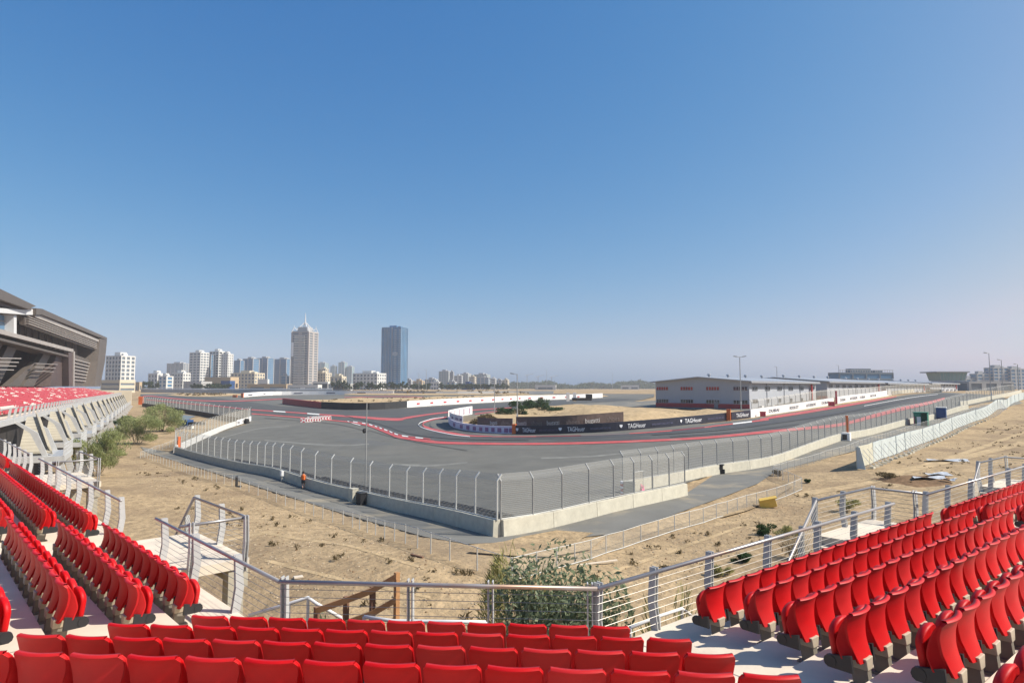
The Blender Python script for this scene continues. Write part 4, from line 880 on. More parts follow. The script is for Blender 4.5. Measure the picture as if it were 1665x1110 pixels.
# ------------------------------------------------------------------ pit buildings
def frame_box(mb, o, ax, up, w_, h_, t_, z0=0): pass
def pit(lab, R0, fd, sd, wf, ls, ze, za, zb, nfw, nsw, detail=True):
    """R0: near right corner on plan; fd: unit along the front towards its left end; sd: unit along the right side; eaves, apex, base heights"""
    t = thing('pit_building', (*R0, zb), lab, 'pit building', 'grey pit buildings'); fd = np.array(fd); sd = np.array(sd)
    P = lambda a, b, z: (*(R0+fd*a+sd*b), z)
    nf = -sd; ns = -fd
    mb = MB(); mb.add([P(0,0,zb), P(wf,0,zb), P(wf,0,ze-.02), P(wf/2,0,za-.02), P(0,0,ze-.02), P(0,ls,zb), P(wf,ls,zb), P(wf,ls,ze-.02), P(wf/2,ls,za-.02), P(0,ls,ze-.02)],
                      [(0,1,2,3,4), (9,8,7,6,5), (1,6,7,2), (0,4,9,5)])
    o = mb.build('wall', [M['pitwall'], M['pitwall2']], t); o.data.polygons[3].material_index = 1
    mb = MB(); ov = 1.3
    for a0, a1, z0, z1 in ((-ov, wf/2, ze-.02-(za-ze)*ov/(wf/2), za), (wf+ov, wf/2, ze-.02-(za-ze)*ov/(wf/2), za)):
        b = [P(a0,-ov,z0), P(a1,-ov,z1), P(a1,ls+.5,z1), P(a0,ls+.5,z0)]; mb.hexa(b, [(x, y, z+.28) for x, y, z in b])
    roof = mb.build('roof', M['pitroof'], t)
    for k in range(4):
        p = P(wf/2, ls*(.12+.25*k), za+.2); mb = MB(); mb.lathe([(.35,0),(.35,.5),(.62,.62),(.55,.95),(.1,1.15)], p, 10); mb.build('roof_vent', M['pitroof'], roof)
    mb = MB(); g = [P(-ov-.02,-ov,ze-.45), P(-ov-.02,ls+.5,ze-.45)]; mb.tube([(x, y, z+.1) for x, y, z in g], .16, 6); mb.build('gutter', M['pitroof'], roof)
    b = zb+2.0; n_ = nf*.05
    mb = MB(); q = [R0+fd*-.03+nf*.06, R0+fd*(wf+.03)+nf*.06]; mb.hexa([(*q[0],zb),(*q[1],zb),(*(q[1]-nf*.05),zb),(*(q[0]-nf*.05),zb)], [(*q[0],zb+1.9),(*q[1],zb+1.9),(*(q[1]-nf*.05),zb+1.9),(*(q[0]-nf*.05),zb+1.9)]); mb.build('red_plinth', M['pitred'], t)
    def win(base, ax, nn, a, z, w_, h_, gm, bars=4):
        c = base+ax*a; f = thing_part('window', t); mb = MB()
        x0, x1 = c-ax*w_/2, c+ax*w_/2
        for k in range(bars+1):
            x = x0+(x1-x0)*k/bars; mb.hexa([(*(x-ax*.06+nn*.02), z), (*(x+ax*.06+nn*.02), z), (*(x+ax*.06+nn*.12), z), (*(x-ax*.06+nn*.12), z)], [(*(x-ax*.06+nn*.02), z+h_), (*(x+ax*.06+nn*.02), z+h_), (*(x+ax*.06+nn*.12), z+h_), (*(x-ax*.06+nn*.12), z+h_)])
        for zz in (z-.08, z+h_): mb.hexa([(*(x0+nn*.02), zz), (*(x1+nn*.02), zz), (*(x1+nn*.14), zz), (*(x0+nn*.14), zz)], [(*(x0+nn*.02), zz+.09), (*(x1+nn*.02), zz+.09), (*(x1+nn*.14), zz+.09), (*(x0+nn*.14), zz+.09)])
        o = mb.build('window', M['pitroof'], t)
        mb = MB(); mb.quad((*(x0+nn*.035), z), (*(x1+nn*.035), z), (*(x1+nn*.035), z+h_), (*(x0+nn*.035), z+h_)); mb.build('pane', gm, o)
    if detail:
        for k in range(nfw):
            a = wf*(.92-.835*k/(nfw-1))
            win(R0, fd, nf, a, zb+(ze-zb)*.70, 4.3, 1.0, M['redglass'] if k < nfw-1 else M['glassd'], 5)
            win(R0, fd, nf, a, zb+1.95, 4.3, 1.05, M['glassd'], 5)
        p = R0+fd*(wf*.31); mb = MB(); mb.hexa([(*(p+nf*.06), zb), (*(p+fd*1.2+nf*.06), zb), (*(p+fd*1.2+nf*.14), zb), (*(p+nf*.14), zb)], [(*(p+nf*.06), zb+2.7), (*(p+fd*1.2+nf*.06), zb+2.7), (*(p+fd*1.2+nf*.14), zb+2.7), (*(p+nf*.14), zb+2.7)]); mb.build('door', M['glassg2'], t)
    for k in range(nsw):
        a = 3.4+(ls-7)*k/(nsw-1)
        win(R0, sd, ns, a, zb+(ze-zb)*.70, 3.2, 1.0, M['glassd'], 3)
        if detail: win(R0, sd, ns, a, zb+2.3, 3.0 if k == 0 else 1.6, 1.0, M['glassd'], 2)
    for k in range(1, 4 if detail else 2):
        p = R0+sd*(ls*k/(4 if detail else 2)-1)+ns*.12; mb = MB(); mb.tube([(*p, zb), (*p, ze-.2)], .09, 6); mb.build('downpipe', M['pitroof'], t)
    if not detail or True:
        p = R0+sd*(ls-5)+ns*.6; mb = MB(); mb.box((*p, (zb+ze)/2), (.42, .42, ze-zb-1.2), .6); mb.build('red_pylon', M['pitred'], t)
    for k in range(6):
        p = R0+sd*(6+k*(ls-12)/5)+ns*.7; mb = MB(); mb.box((*p, zb+1.0), (1.2, .8, .9), math.atan2(sd[1], sd[0])); mb.build('air_conditioner', M['white'], t)
    return t
def thing_part(n, t): return None
FD = np.array([-.69, .72]); SD = np.array([.72, .69]); R0 = np.array([67.5, 182.5])
FD /= np.linalg.norm(FD); SD /= np.linalg.norm(SD)
pit('long grey gabled pit building with red plinth, nearest of the row', R0, FD, SD, 31.2, 48, 12.0, 13.3, 3.6, 4, 6)
pit('second grey pit building of the row, behind the gable one', R0+SD*58, FD, SD, 36, 58, 12.4, 13.9, 5.5, 4, 9, False)
pit('third grey pit building of the row, long and low by the crest', R0+SD*122, FD, SD, 36, 60, 12.2, 13.6, 7.5, 4, 9, False)
pit('fourth grey pit building, farthest of the row', R0+SD*190, FD, SD, 36, 55, 12.6, 13.7, 8.2, 4, 9, False)
pf = resample([GX(1222, 674.5), R0+SD*50-FD*7, R0+SD*110-FD*7, R0+SD*175-FD*8], 1.)
fence('debris_fence', 'long fence with thin grey posts in front of the pit buildings', pf, 4.2, 3.4, M['gpost'], M['mesh_d'], 1, lambda x, y: H(x, y)+.4, wires=False, rpost=.07)
# ------------------------------------------------------------------ lamp posts and poles
def lamp(lab, u, v, vt, heads=1, r=.14, grp='lamp posts round the circuit', base=None):
    p = G(u, v) if base is None else np.array(base); Y = p[1]; top = aty(u, vt, Y)[2]; h = top-p[2]
    t = thing('lamp_post', p, lab, 'lamp post', grp)
    mb = MB(); mb.tube([(p[0], p[1], p[2]-.2), (p[0], p[1], p[2]+h)], r, 8, r*.6); mb.build('pole', M['gpost'], t)
    for s in ((1, -1) if heads == 2 else (-1,)):
        mb = MB(); mb.tube([(p[0], p[1], p[2]+h-.15), (p[0]+s*.9, p[1], p[2]+h+.1)], r*.45, 6); mb.box((p[0]+s*1.25, p[1]-.05, p[2]+h+.12), (.95, .45, .22), 0, Matrix.Rotation(-s*.15, 4, 'Y')); mb.build('lamp_head', M['gpost'], t)
    mb = MB(); mb.box((p[0], p[1]-.16, p[2]+2.2), (.34, .26, .9)); mb.build('control_box', M['sheet'], t)
lamp('tall double headed lamp post before the near corner of the first pit building', 1205, 668, 580, 2, .17)
lamp('lamp post with white box, right of the infield bushes', 841, 690, 608, 1, .15)
lamp('slim lamp post left of the infield bushes', 804, 674, 616, 1, .15)
lamp('tallest lamp post at the far right, behind the sunlit wall', 1612, 651, 574, 1, .16)
lamp('second lamp post at the far right, beyond the hoarding', 1631, 640, 585, 1, .2)
lamp('third lamp post, at the right picture edge', 1657, 637.5, 592, 1, .25)
for (u, vt, Y), lab in [((693,601,640),'pale thin mast left of the low city blocks'),((681,607,700),'dark thin mast beside a pale kiosk'),((889,601,900),'thin far mast above the tree line'),((1264,596,420),'thin mast behind the pit roofs'),((1365,594,520),'thin mast on the skyline over the second pit roof'),((996,606,1000),'thin far mast above the trees near the pit building')]:
    b = aty(u, 633, Y); b[2] = H(b[0], b[1]); lamp(lab, u, 633, vt, 1, .28, 'far masts', b)
p = G(594, 806); Y = p[1]; h = aty(594, 655, Y)[2]-p[2]; t = thing('camera_pole', p, 'thin dark camera pole rising from the shaded wall', 'pole')
mb = MB(); mb.tube([(*p[:2], p[2]-.2), (*p[:2], p[2]+h)], .075, 8, .05); mb.build('pole', M['gpost'], t)
mb = MB(); z = aty(594, 701, Y)[2]; mb.lathe([(.05,.3),(.17,.2),(.2,0),(.12,-.15),(.02,-.2)], (p[0]-.22, p[1], z), 10); mb.tube([(p[0], p[1], z+.28), (p[0]-.22, p[1], z+.28)], .03, 5); mb.build('camera', M['black'], t)
# ------------------------------------------------------------------ city
def bld(name, lab, u0, u1, vt, Y, wallm, glassm, rot=-18, depth=.8, fl=3.5, bay=4.0, pier=.35, slab=.3, cat='building', zb=None, roof=True, ratio=None, crown=None, grp=None, proud=.5, base_v=None):
    c = aty((u0+u1)/2, 630, Y); a = R(rot); Wt = abs(aty(u1, 630, Y)[0]-aty(u0, 630, Y)[0])
    w_ = Wt/(math.cos(a)+depth*abs(math.sin(a))); d = w_*depth
    z0 = H(c[0], c[1])-1 if zb is None else zb; z1 = aty(u0, vt, Y)[2]
    t = thing(name, (c[0], c[1]+d/2, z0), lab, cat, grp)
    M4 = Matrix.Translation((c[0], c[1]+d/2, 0)) @ Matrix.Rotation(a, 4, 'Z')
    def B(mb, x0, x1, y0, y1, za, zb_): mb.hexa([M4@Vector((x, y, za)) for x, y in ((x0,y0),(x1,y0),(x1,y1),(x0,y1))], [M4@Vector((x, y, zb_)) for x, y in ((x0,y0),(x1,y0),(x1,y1),(x0,y1))])
    mb = MB(); B(mb, -w_/2+.4, w_/2-.4, -d/2+.4, d/2-.4, z0, z1-.5); mb.build('glazing', glassm, t)
    n = max(1, int((z1-z0)/fl)); fl_ = (z1-z0)/n; mb = MB(); e = proud
    for k in range(n+1): B(mb, -w_/2-.02, w_/2+.02, -d/2-.02, d/2+.02, z0+k*fl_-slab*fl_/2-(.0), z0+k*fl_+slab*fl_/2)
    nx = max(1, round(w_/bay)); ny = max(1, round(d/bay))
    for i in range(nx+1):
        x = -w_/2+w_*i/nx; pw = pier*w_/nx/2
        x0, x1 = max(-w_/2, x-pw), min(w_/2, x+pw)
        for y in (-1, 1): B(mb, x0, x1, y*(d/2-.45)-.45, y*(d/2-.45)+.45, z0, z1)
    for i in range(ny+1):
        y = -d/2+d*i/ny; pw = pier*d/ny/2; y0, y1 = max(-d/2, y-pw), min(d/2, y+pw)
        for x in (-1, 1): B(mb, x*(w_/2-.44)-.45, x*(w_/2-.44)+.45, y0, y1, z0, z1-.01)
    mb.build('facade', wallm, t)
    if roof:
        mb = MB(); B(mb, -w_*.22, w_*.15, -d*.2, d*.25, z1+slab*fl_/2, z1+slab*fl_/2+3.2); B(mb, w_*.22, w_*.36, -d*.2, d*.1, z1+slab*fl_/2, z1+slab*fl_/2+1.8); mb.build('roof_plant', wallm, t)
    return t, M4, w_, d, z0, z1, B
W_ = M
bld('apartment_block', 'cream white apartment block directly right of the big grandstand end', 165, 208, 579, 560, M['bwhite'], M['glassg2'], -22, .7, 3.4, 4, .38, .32, zb=3)
bld('building', 'low cream podium in front of the leftmost apartment block', 160, 205, 620, 520, M['bcream'], M['glassg2'], -15, .8, 3.5, 40, .1, .6, roof=False, zb=3)
bld('villa_block', 'small white block with dark openings at far left of the skyline', 238, 262, 608, 760, M['bwhite'], M['glassg2'], -20, .8, 4, 5, .5, .4)
bld('office_block', 'hazy grey glass block behind the small white blocks', 268, 302, 591, 1350, M['bgrey'], M['glassg2'], -12, .6, 4, 9, .2, .25)
bld('office_block', 'low blue and white block beside the dark trees at left', 255, 276, 612, 740, M['bwhite'], M['glassb'], -20, .8, 4, 7, .4, .3)
bld('apartment_block', 'white gridded block left of the tall white apartments', 277, 302, 607, 780, M['bwhite'], M['glassg2'], -14, .8, 3.6, 4, .45, .4)
bld('apartment_block', 'tall white apartment block, left wing with striped balconies', 304, 332, 573.5, 860, M['bwhite'], M['glassg2'], -20, .8, 3.4, 6, .25, .45, grp='white apartment blocks')
bld('apartment_block', 'blue glass bay between the white apartment wings', 329, 346, 577, 880, M['bgrey'], M['glassb'], -20, .8, 3.4, 6, .1, .12, roof=False, grp='white apartment blocks')
bld('apartment_block', 'tall white apartment block, middle wing with dark balconies', 337, 361, 571.5, 885, M['bwhite'], M['glassd'], -20, .9, 3.4, 6, .3, .42, grp='white apartment blocks')
bld('apartment_block', 'tall white apartment block, right wing with small windows', 357, 374, 576, 865, M['bwhite'], M['glassg2'], -20, .9, 3.4, 4, .5, .45, grp='white apartment blocks')
bld('exhibition_hall', 'long tan low hall with arches below the white apartments', 330, 380, 618, 730, M['btan'], M['bdark'], -10, .5, 9, 9, .5, .6, roof=False)
bld('warehouse', 'low grey warehouse with sloping side left of the tan hall', 296, 334, 622, 700, M['bgrey'], M['bgrey'], -12, .8, 9, 30, .3, .3, roof=False)
bld('canopy', 'low deep blue canopy right of the tan hall', 358, 377, 621, 690, M['blue'], M['blue'], -12, .8, 8, 30, .3, .3, roof=False, cat='canopy')
bld('hotel', 'low cream hotel with many windows before the blue towers', 372, 422, 607, 850, M['bcream'], M['glassg2'], -14, .6, 4, 5, .4, .35)
for i, (u0, u1, vt, lab) in enumerate([(378,393,586,'leftmost blue glass tower of the cluster'),(392,416,583,'broad blue glass tower with pale top, left of centre of the cluster'),(415,440,582,'broad blue glass tower with white edge stripes, third of the cluster'),(442,472,583.5,'blue glass tower just left of the tall pink tower'),(455,468,611,'small blue glass block in front of the fourth blue tower')]):
    bld('glass_tower', lab, u0, u1, vt, 1120+40*i if i < 4 else 900, M['bgrey'], M['glassb'], -18, .8, 3.8, 14, .16, .10, grp='blue glass towers')
bld('building', 'cream block right of the tall pink tower', 505, 535, 607, 930, M['bcream'], M['glassg2'], -16, .7, 4, 5, .5, .4)
bld('building', 'pale stone tower stub behind the cream block', 517, 532, 600, 1150, M['bcream'], M['glassg2'], -16, .8, 3.6, 5, .4, .3)
bld('showroom', 'low dark fronted showroom right of the tall pink tower', 507, 536, 622, 760, M['bwhite'], M['glassd'], -10, .5, 10, 30, .1, .25, roof=False)
bld('building', 'low cream block in the middle of the skyline by dark trees', 536, 560, 613, 800, M['bcream'], M['glassg2'], -15, .7, 5, 6, .5, .4)
for u0, u1, vt, lab in [(513,531,590,'far hazy grey tower behind the cream block'),(536,546,595,'far hazy blue tower, left of three'),(549,562,589,'far hazy blue tower, tallest of three'),(562,574,596,'far hazy blue tower, right of three')]:
    bld('glass_tower', lab, u0, u1, vt, 1900, M['bgrey'], M['glassg'], -15, .8, 4, 12, .2, .15, grp='far hazy towers')
t, M4, w_, d, z0, z1, B = bld('hotel', 'white hotel with arched base and grid of balconies, left of the blue tower', 571, 624, 607.5, 830, M['bwhite'], M['glassg2'], -20, .6, 3.8, 5, .45, .42)
# pink stone tower with a pitched steel crown and mast
t, M4, w_, d, z0, z1, B = bld('tower', 'tall pinkish stone tower with balconies, white pitched crown and mast', 470, 508.5, 540, 900, M['bpink'], M['glassg2'], -14, .9, 3.5, 12, .34, .38, roof=False, cat='tower')
mb = MB(); zc = aty(489, 522, 900)[2]; zm = aty(489, 507, 900)[2]; ap = M4@Vector((0, 0, zc))
hw, hd = w_/2, d/2
for x, y in ((-hw,-hd),(hw,-hd),(hw,hd),(-hw,hd)):
    a_ = M4@Vector((x*.62, y*.62, z1+4)); mb.tube([M4@Vector((x, y, z1)), M4@Vector((x*.8, y*.8, z1+7.5)), a_], .7, 5); mb.tube([a_, ap], .8, 5)
    mb.tube([M4@Vector((x*.8, y*.8, z1+7)), M4@Vector((x*.8, y*.8, z1+10.5))], .3, 5)
mb.tube([ap, (ap.x, ap.y, zm)], 1.1, 6, .25); mb.build('crown', M['whitem'], t)
mb = MB(); B(mb, -hw*.55, hw*.55, -hd*.55, hd*.55, z1+.8, z1+8); B(mb, -hw*.95, hw*.95, -hd*.95, hd*.95, z1-.2, z1+2); mb.build('penthouse', M['bgrey'], t)
mb = MB(); B(mb, -hw*.55, hw*.55, -hd-1.0, -hd, z0+3, z1-2)
nfl = 30
mb = MB()
for k in range(nfl):
    za = z0+4+(z1-z0-8)*k/nfl; B(mb, -hw*.58, hw*.58, -hd-1.6, -hd+.05, za, za+.5); B(mb, -hw*.58, hw*.58, -hd-1.6, -hd-1.45, za+.5, za+1.3)
mb.build('balcony', M['bwhite'], t)
mb = MB(); B(mb, -hw*.96, -hw*.70, -hd-.14, -hd-.03, z1-34, z1-14); mb.build('sign', M['white'], t)
# blue tower with vertical fins
t, M4, w_, d, z0, z1, B = bld('tower', 'tall blue glass tower with pale vertical fins', 618.5, 659, 532, 1000, M['glassv'], M['glassv'], -16, .8, 4, 60, .01, .16, cat='tower')
mb = MB()
for x in (-.5, -.36, -.28, -.2, -.12, .02, .06): B(mb, w_*x-.3, w_*x+.3, -d/2-.5, -d/2+.1, z0+8, z1-(1 if x < .02 else 0)); 
for y in np.linspace(-.45, .45, 6): B(mb, w_/2-.1, w_/2+.5, d*y-.3, d*y+.3, z0+8, z1)
mb.build('fin', M['finblue'], t)
mb = MB()
for k in range(26): za = z0+8+(z1-z0-10)*k/26; B(mb, w_*.16, w_*.28, -d/2-.6, -d/2+.1, za, za+1.4); B(mb, w_*.40, w_*.5+.4, -d/2-.6, -d/2+.1, za, za+1.6)
B(mb, w_*.08, w_*.34, -d/2-.9, -d/2+.1, z0+(z1-z0)*.55, z0+(z1-z0)*.60); mb.build('balcony', M['finblue'], t)
mb = MB(); B(mb, -w_/2-6, w_/2+8, -d/2-6, d/2+2, z0-1, z0+7); mb.build('podium', M['bgrey'], t)
rs = random.Random(5)
for u0, u1, vt, Y, k, lab in [(656,672,619,1050,0,'low grey block right of the blue tower'),(671,690,620,1000,1,'low brown grey block with pale kiosk, right of the blue tower'),(690,712,617,1150,2,'low blue grey block in the low city'),(713,732,604,1300,3,'green glass block, tallest of the low city'),(731,738,605,1280,0,'narrow pale slab beside the green glass block'),(738,752,611,1250,4,'white block with jagged balconies in the low city'),(748,766,608,1420,3,'hazy green block behind the white one'),(762,774,613,1200,5,'cream block with dark side in the low city'),(770,797,609,1350,3,'wide hazy glass block in the low city'),(775,796,614,1250,2,'blue grey block before the hazy glass one'),(797,807,616,1200,4,'small white block beside the slim lamp post'),(806,817,618,1250,2,'blue block right of the slim lamp post'),(817,828,618,1250,5,'striped cream block at the right end of the low city'),(700,716,622,950,4,'low white shed in front of the low city'),(725,742,621,980,2,'low blue grey shed below the green glass block'),(750,772,624.5,900,6,'low blue roofed shed in the low city')]:
    wm = [M['bgrey'], M['btan'], M['bgrey'], M['bgrey'], M['bwhite'], M['bcream'], M['blue']][k]; gm = [M['glassg2'], M['glassg2'], M['glassb'], M['glassg'], M['glassg2'], M['glassg2'], M['blue']][k]
    bld('building', lab, u0, u1, vt, Y, wm, gm, -rs.uniform(8, 25), rs.uniform(.5, .9), 3.8, rs.uniform(5, 9), rs.uniform(.25, .5), rs.uniform(.25, .42), grp='low city blocks')
for u0, u1, vt, Y, k, lab in [(206,228,624,640,1,'low pinkish shed left of the small white block'),(400,470,626.5,640,1,'long low shed with red stripe before the cream hotel'),(418,436,620,800,4,'low grey white block under the blue towers'),(466,520,627.5,620,4,'low white stores under the tall pink tower'),(536,572,626,660,4,'low white stores beside the dark trees'),(870,905,627.5,900,4,'low white sheds before the far trees'),(1010,1040,627.5,1100,4,'far white shed near the first pit building')]:
    bld('shed', lab, u0, u1, vt, Y, [0, M['btan'], 0, 0, M['bwhite']][k], M['glassg2'], -8, .3, 6, 20, .3, .5, roof=False, cat='shed', grp='low sheds along the skyline')
# right hand skyline
t, M4, w_, d, z0, z1, B = bld('building', 'bluish block with roof railings seen over the pit roofs', 1358, 1458, 606.5, 520, M['glassg2'], M['glassb'], 8, .3, 4, 12, .1, .25)
mb = MB()
for x in np.linspace(-.48, .48, 22): B(mb, w_*x-.12, w_*x+.12, -d/2, -d/2+.3, z1, z1+2.6)
B(mb, -w_/2, w_/2, -d/2, -d/2+.25, z1+2.4, z1+2.7); mb.build('roof_railing', M['bgrey'], t)
p = aty(1540, 636, 420); t = thing('control_tower', (p[0], p[1], 9), 'teal glass race control tower widening upwards with flat overhanging roof', 'control tower')
def ring_box(mb, hw0, hd0, z0, hw1, hd1, z1): mb.hexa([(p[0]+x*hw0, p[1]+y*hd0, z0) for x, y in ((-1,-1),(1,-1),(1,1),(-1,1))], [(p[0]+x*hw1, p[1]+y*hd1, z1) for x, y in ((-1,-1),(1,-1),(1,1),(-1,1))])
zz = lambda v: aty(1540, v, 420)[2]
mb = MB(); ring_box(mb, 7.6, 6, zz(619), 8.8, 7, zz(606)); mb.build('glazing', M['glassg'], t)
mb = MB()
for x in np.linspace(-1, 1, 9): mb.tube([(p[0]+x*7.65, p[1]-6.03, zz(619)), (p[0]+x*8.85, p[1]-7.03, zz(606))], .09, 4)
mb.build('mullion', M['bgrey'], t)
mb = MB(); mb.box((p[0]-1.2, p[1], zz(605)), (21.5, 17, .7)); mb.build('roof', M['bgrey'], t)
mb = MB(); ring_box(mb, 6.5, 5, 7, 6.5, 5, zz(619)); mb.build('shaft', M['bgrey'], t)
bld('building', 'dark grey windowless block below the control tower', 1528, 1571, 620.5, 390, M['pitwall'], M['pitwall'], -10, .6, 12, 60, .1, .2, roof=False)
bld('building', 'pale low block left of the control tower', 1503, 1530, 623, 400, M['bcream'], M['glassg2'], -10, .6, 6, 12, .5, .4, roof=False)
bld('building', 'long low pit complex with pale flat roof at far right', 1570, 1652, 621.5, 380, M['bgrey'], M['glassg2'], 6, .35, 8, 10, .3, .22, roof=False)
for u0, u1, vt, lab in [(1586,1612,608,'stepped hazy block behind the tallest right lamp post'),(1612,1644,598,'hazy pale office block, tallest at the right edge'),(1640,1672,600,'hazy blue office block cut by the right edge'),(1568,1590,616,'low hazy block behind the long pit complex')]:
    bld('office_block', lab, u0, u1, vt, 820, M['bgrey'], M['glassb'], 10, .6, 4, 9, .3, .35, grp='hazy offices at the right')
# cranes
for u, v, lab in [(857,610,'tiny far tower crane right of the infield lamp post'),(897,613,'tiny far crane with boom above the tree line'),(875,612,'tiny far pale mast cluster on the skyline'),(722,612,'tiny far crane above the low city')]:
    b = aty(u, 631, 2200); top = aty(u, v, 2200); t = thing('tower_crane', (b[0], b[1], 9), lab, 'crane', 'far cranes')
    mb = MB(); mb.box((b[0], b[1], (9+top[2])/2), (2.2, 2.2, top[2]-9)); mb.build('mast', M['bgrey'], t)
    mb = MB(); mb.tube([(b[0]-9, b[1], top[2]-1), (b[0]+22, b[1], top[2]+6)], .8, 4); mb.build('jib', M['bgrey'], t)
# ------------------------------------------------------------------ the farther stand on the left
SD2 = np.array([math.sin(R(-29.5)), math.cos(R(-29.5))]); SN2 = np.array([SD2[1], -SD2[0]]); A2 = atdrop(0, 666.5, 2.2)[:2]
def p2(s, q, z): v = A2+SD2*s+SN2*q; return (float(v[0]), float(v[1]), float(z))
t = thing('grandstand', p2(120, 0, 0), 'farther grandstand with pale pink seats on the left, white stair bays below', 'grandstand')
for k in range(14):
    z = CZ-2.2-.75+.19*k; q0 = 1.9 if k == 0 else .35-.9*k; q1 = .35-.9*(k+1); mb = MB()
    mb.hexa([p2(-30, q1, z-.4), p2(-30, q0, z-.4), p2(272-k*.6, q0, z-.4), p2(272-k*.6, q1, z-.4)], [p2(-30, q1, z), p2(-30, q0, z), p2(272-k*.6, q0, z), p2(272-k*.6, q1, z)]); mb.build('tread', M['tread'], t)
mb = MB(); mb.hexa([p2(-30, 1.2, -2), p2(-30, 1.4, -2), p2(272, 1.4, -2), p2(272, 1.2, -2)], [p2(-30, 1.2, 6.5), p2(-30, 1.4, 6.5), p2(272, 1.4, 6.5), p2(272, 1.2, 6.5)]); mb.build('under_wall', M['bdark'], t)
mb = MB(); mb.hexa([p2(272, -12, 0), p2(272, 6, 0), p2(279, 6, 0), p2(279, -12, 0)], [p2(272, -12, 9.4), p2(272, 6, 9.0), p2(279, 6, 9.0), p2(279, -12, 9.4)]); mb.build('end_block', M['bcream'], t)
mb = MB(); mb.hexa([p2(-30, 1.9, 6.65), p2(-30, 2.1, 6.65), p2(272, 2.1, 6.65), p2(272, 1.9, 6.65)], [p2(-30, 1.9, 7.15), p2(-30, 2.1, 7.15), p2(272, 2.1, 7.15), p2(272, 1.9, 7.15)]); mb.build('edge_beam', M['fin'], t)
rl = thing('railing', p2(0, 1.95, 7.05), 'white post railing along the front of the farther grandstand', 'railing')
mb = MB(); mb.tube([p2(-30, 1.95, 8.1), p2(272, 1.95, 8.1)], .05, 5); mb.build('handrail', M['rail'], rl)
for i in range(96):
    s = -8+i*2.9; mb = MB(); mb.hexa([p2(s, 1.8, 7.05), p2(s, 2.0, 7.05), p2(s+.12, 2.0, 7.05), p2(s+.12, 1.8, 7.05)], [p2(s, 1.95, 8.2), p2(s, 2.15, 8.2), p2(s+.12, 2.15, 8.2), p2(s+.12, 1.95, 8.2)]); mb.build('post', M['fin'], rl)
# seats beyond the nearest 300: one object
mb = MB(); rs = random.Random(3)
def far_seat(o, dx, dy, w_, mi):
    mb.cur = mi; x = Vector((dx[0], dx[1], 0))*w_; y = Vector((dy[0], dy[1], 0)); o = Vector(o); z = Vector((0, 0, 1))
    b = [o-x-y*.02+z*.28, o+x-y*.02+z*.28, o+x+y*.03+z*.28, o-x+y*.03+z*.28]; tp = [o-x-y*.11+z*.76, o+x-y*.11+z*.76, o+x-y*.07+z*.76, o-x-y*.07+z*.76]; mb.hexa(b, tp)
    b = [o-x*.85+y*.12+z*.28, o+x*.85+y*.12+z*.28, o+x*.85+y*.18+z*.28, o-x*.85+y*.18+z*.28]; tp = [o-x*.5+y*.16+z*.66, o+x*.5+y*.16+z*.66, o+x*.5+y*.2+z*.66, o-x*.5+y*.2+z*.66]; mb.hexa(b, tp)
    mb.cur = 3; mb.hexa([o-x*.2-y*.05, o+x*.2-y*.05, o+x*.2+y*.05, o-x*.2+y*.05], [o-x*.2-y*.05+z*.3, o+x*.2-y*.05+z*.3, o+x*.2+y*.05+z*.3, o-x*.2+y*.05+z*.3])
for loc, rz in far_seats: far_seat(loc, (math.cos(rz), math.sin(rz)), (-math.sin(rz), math.cos(rz)), .225, 0)
for k in range(14):
    z = CZ-2.2-.75+.19*k
    for i in range(540):
        s = -4+i*.5
        if s > 270-k*.6: continue
        if (s % 26) < 1.6: continue
        f = noise.noise(Vector((s*.16, k*.55, 2)))+.5*noise.noise(Vector((s*.5, k*.9, 5)))
        far_seat(p2(s, -.9*k, z), SD2, SN2, .23, 2 if f > .36 else 1)
tag(mb.build('stadium_seats', [M['red'], M['redlit'], M['whitef'], M['foot']]), 'many pale red and white seats filling the farther stand', 'seats', None, 'stuff')
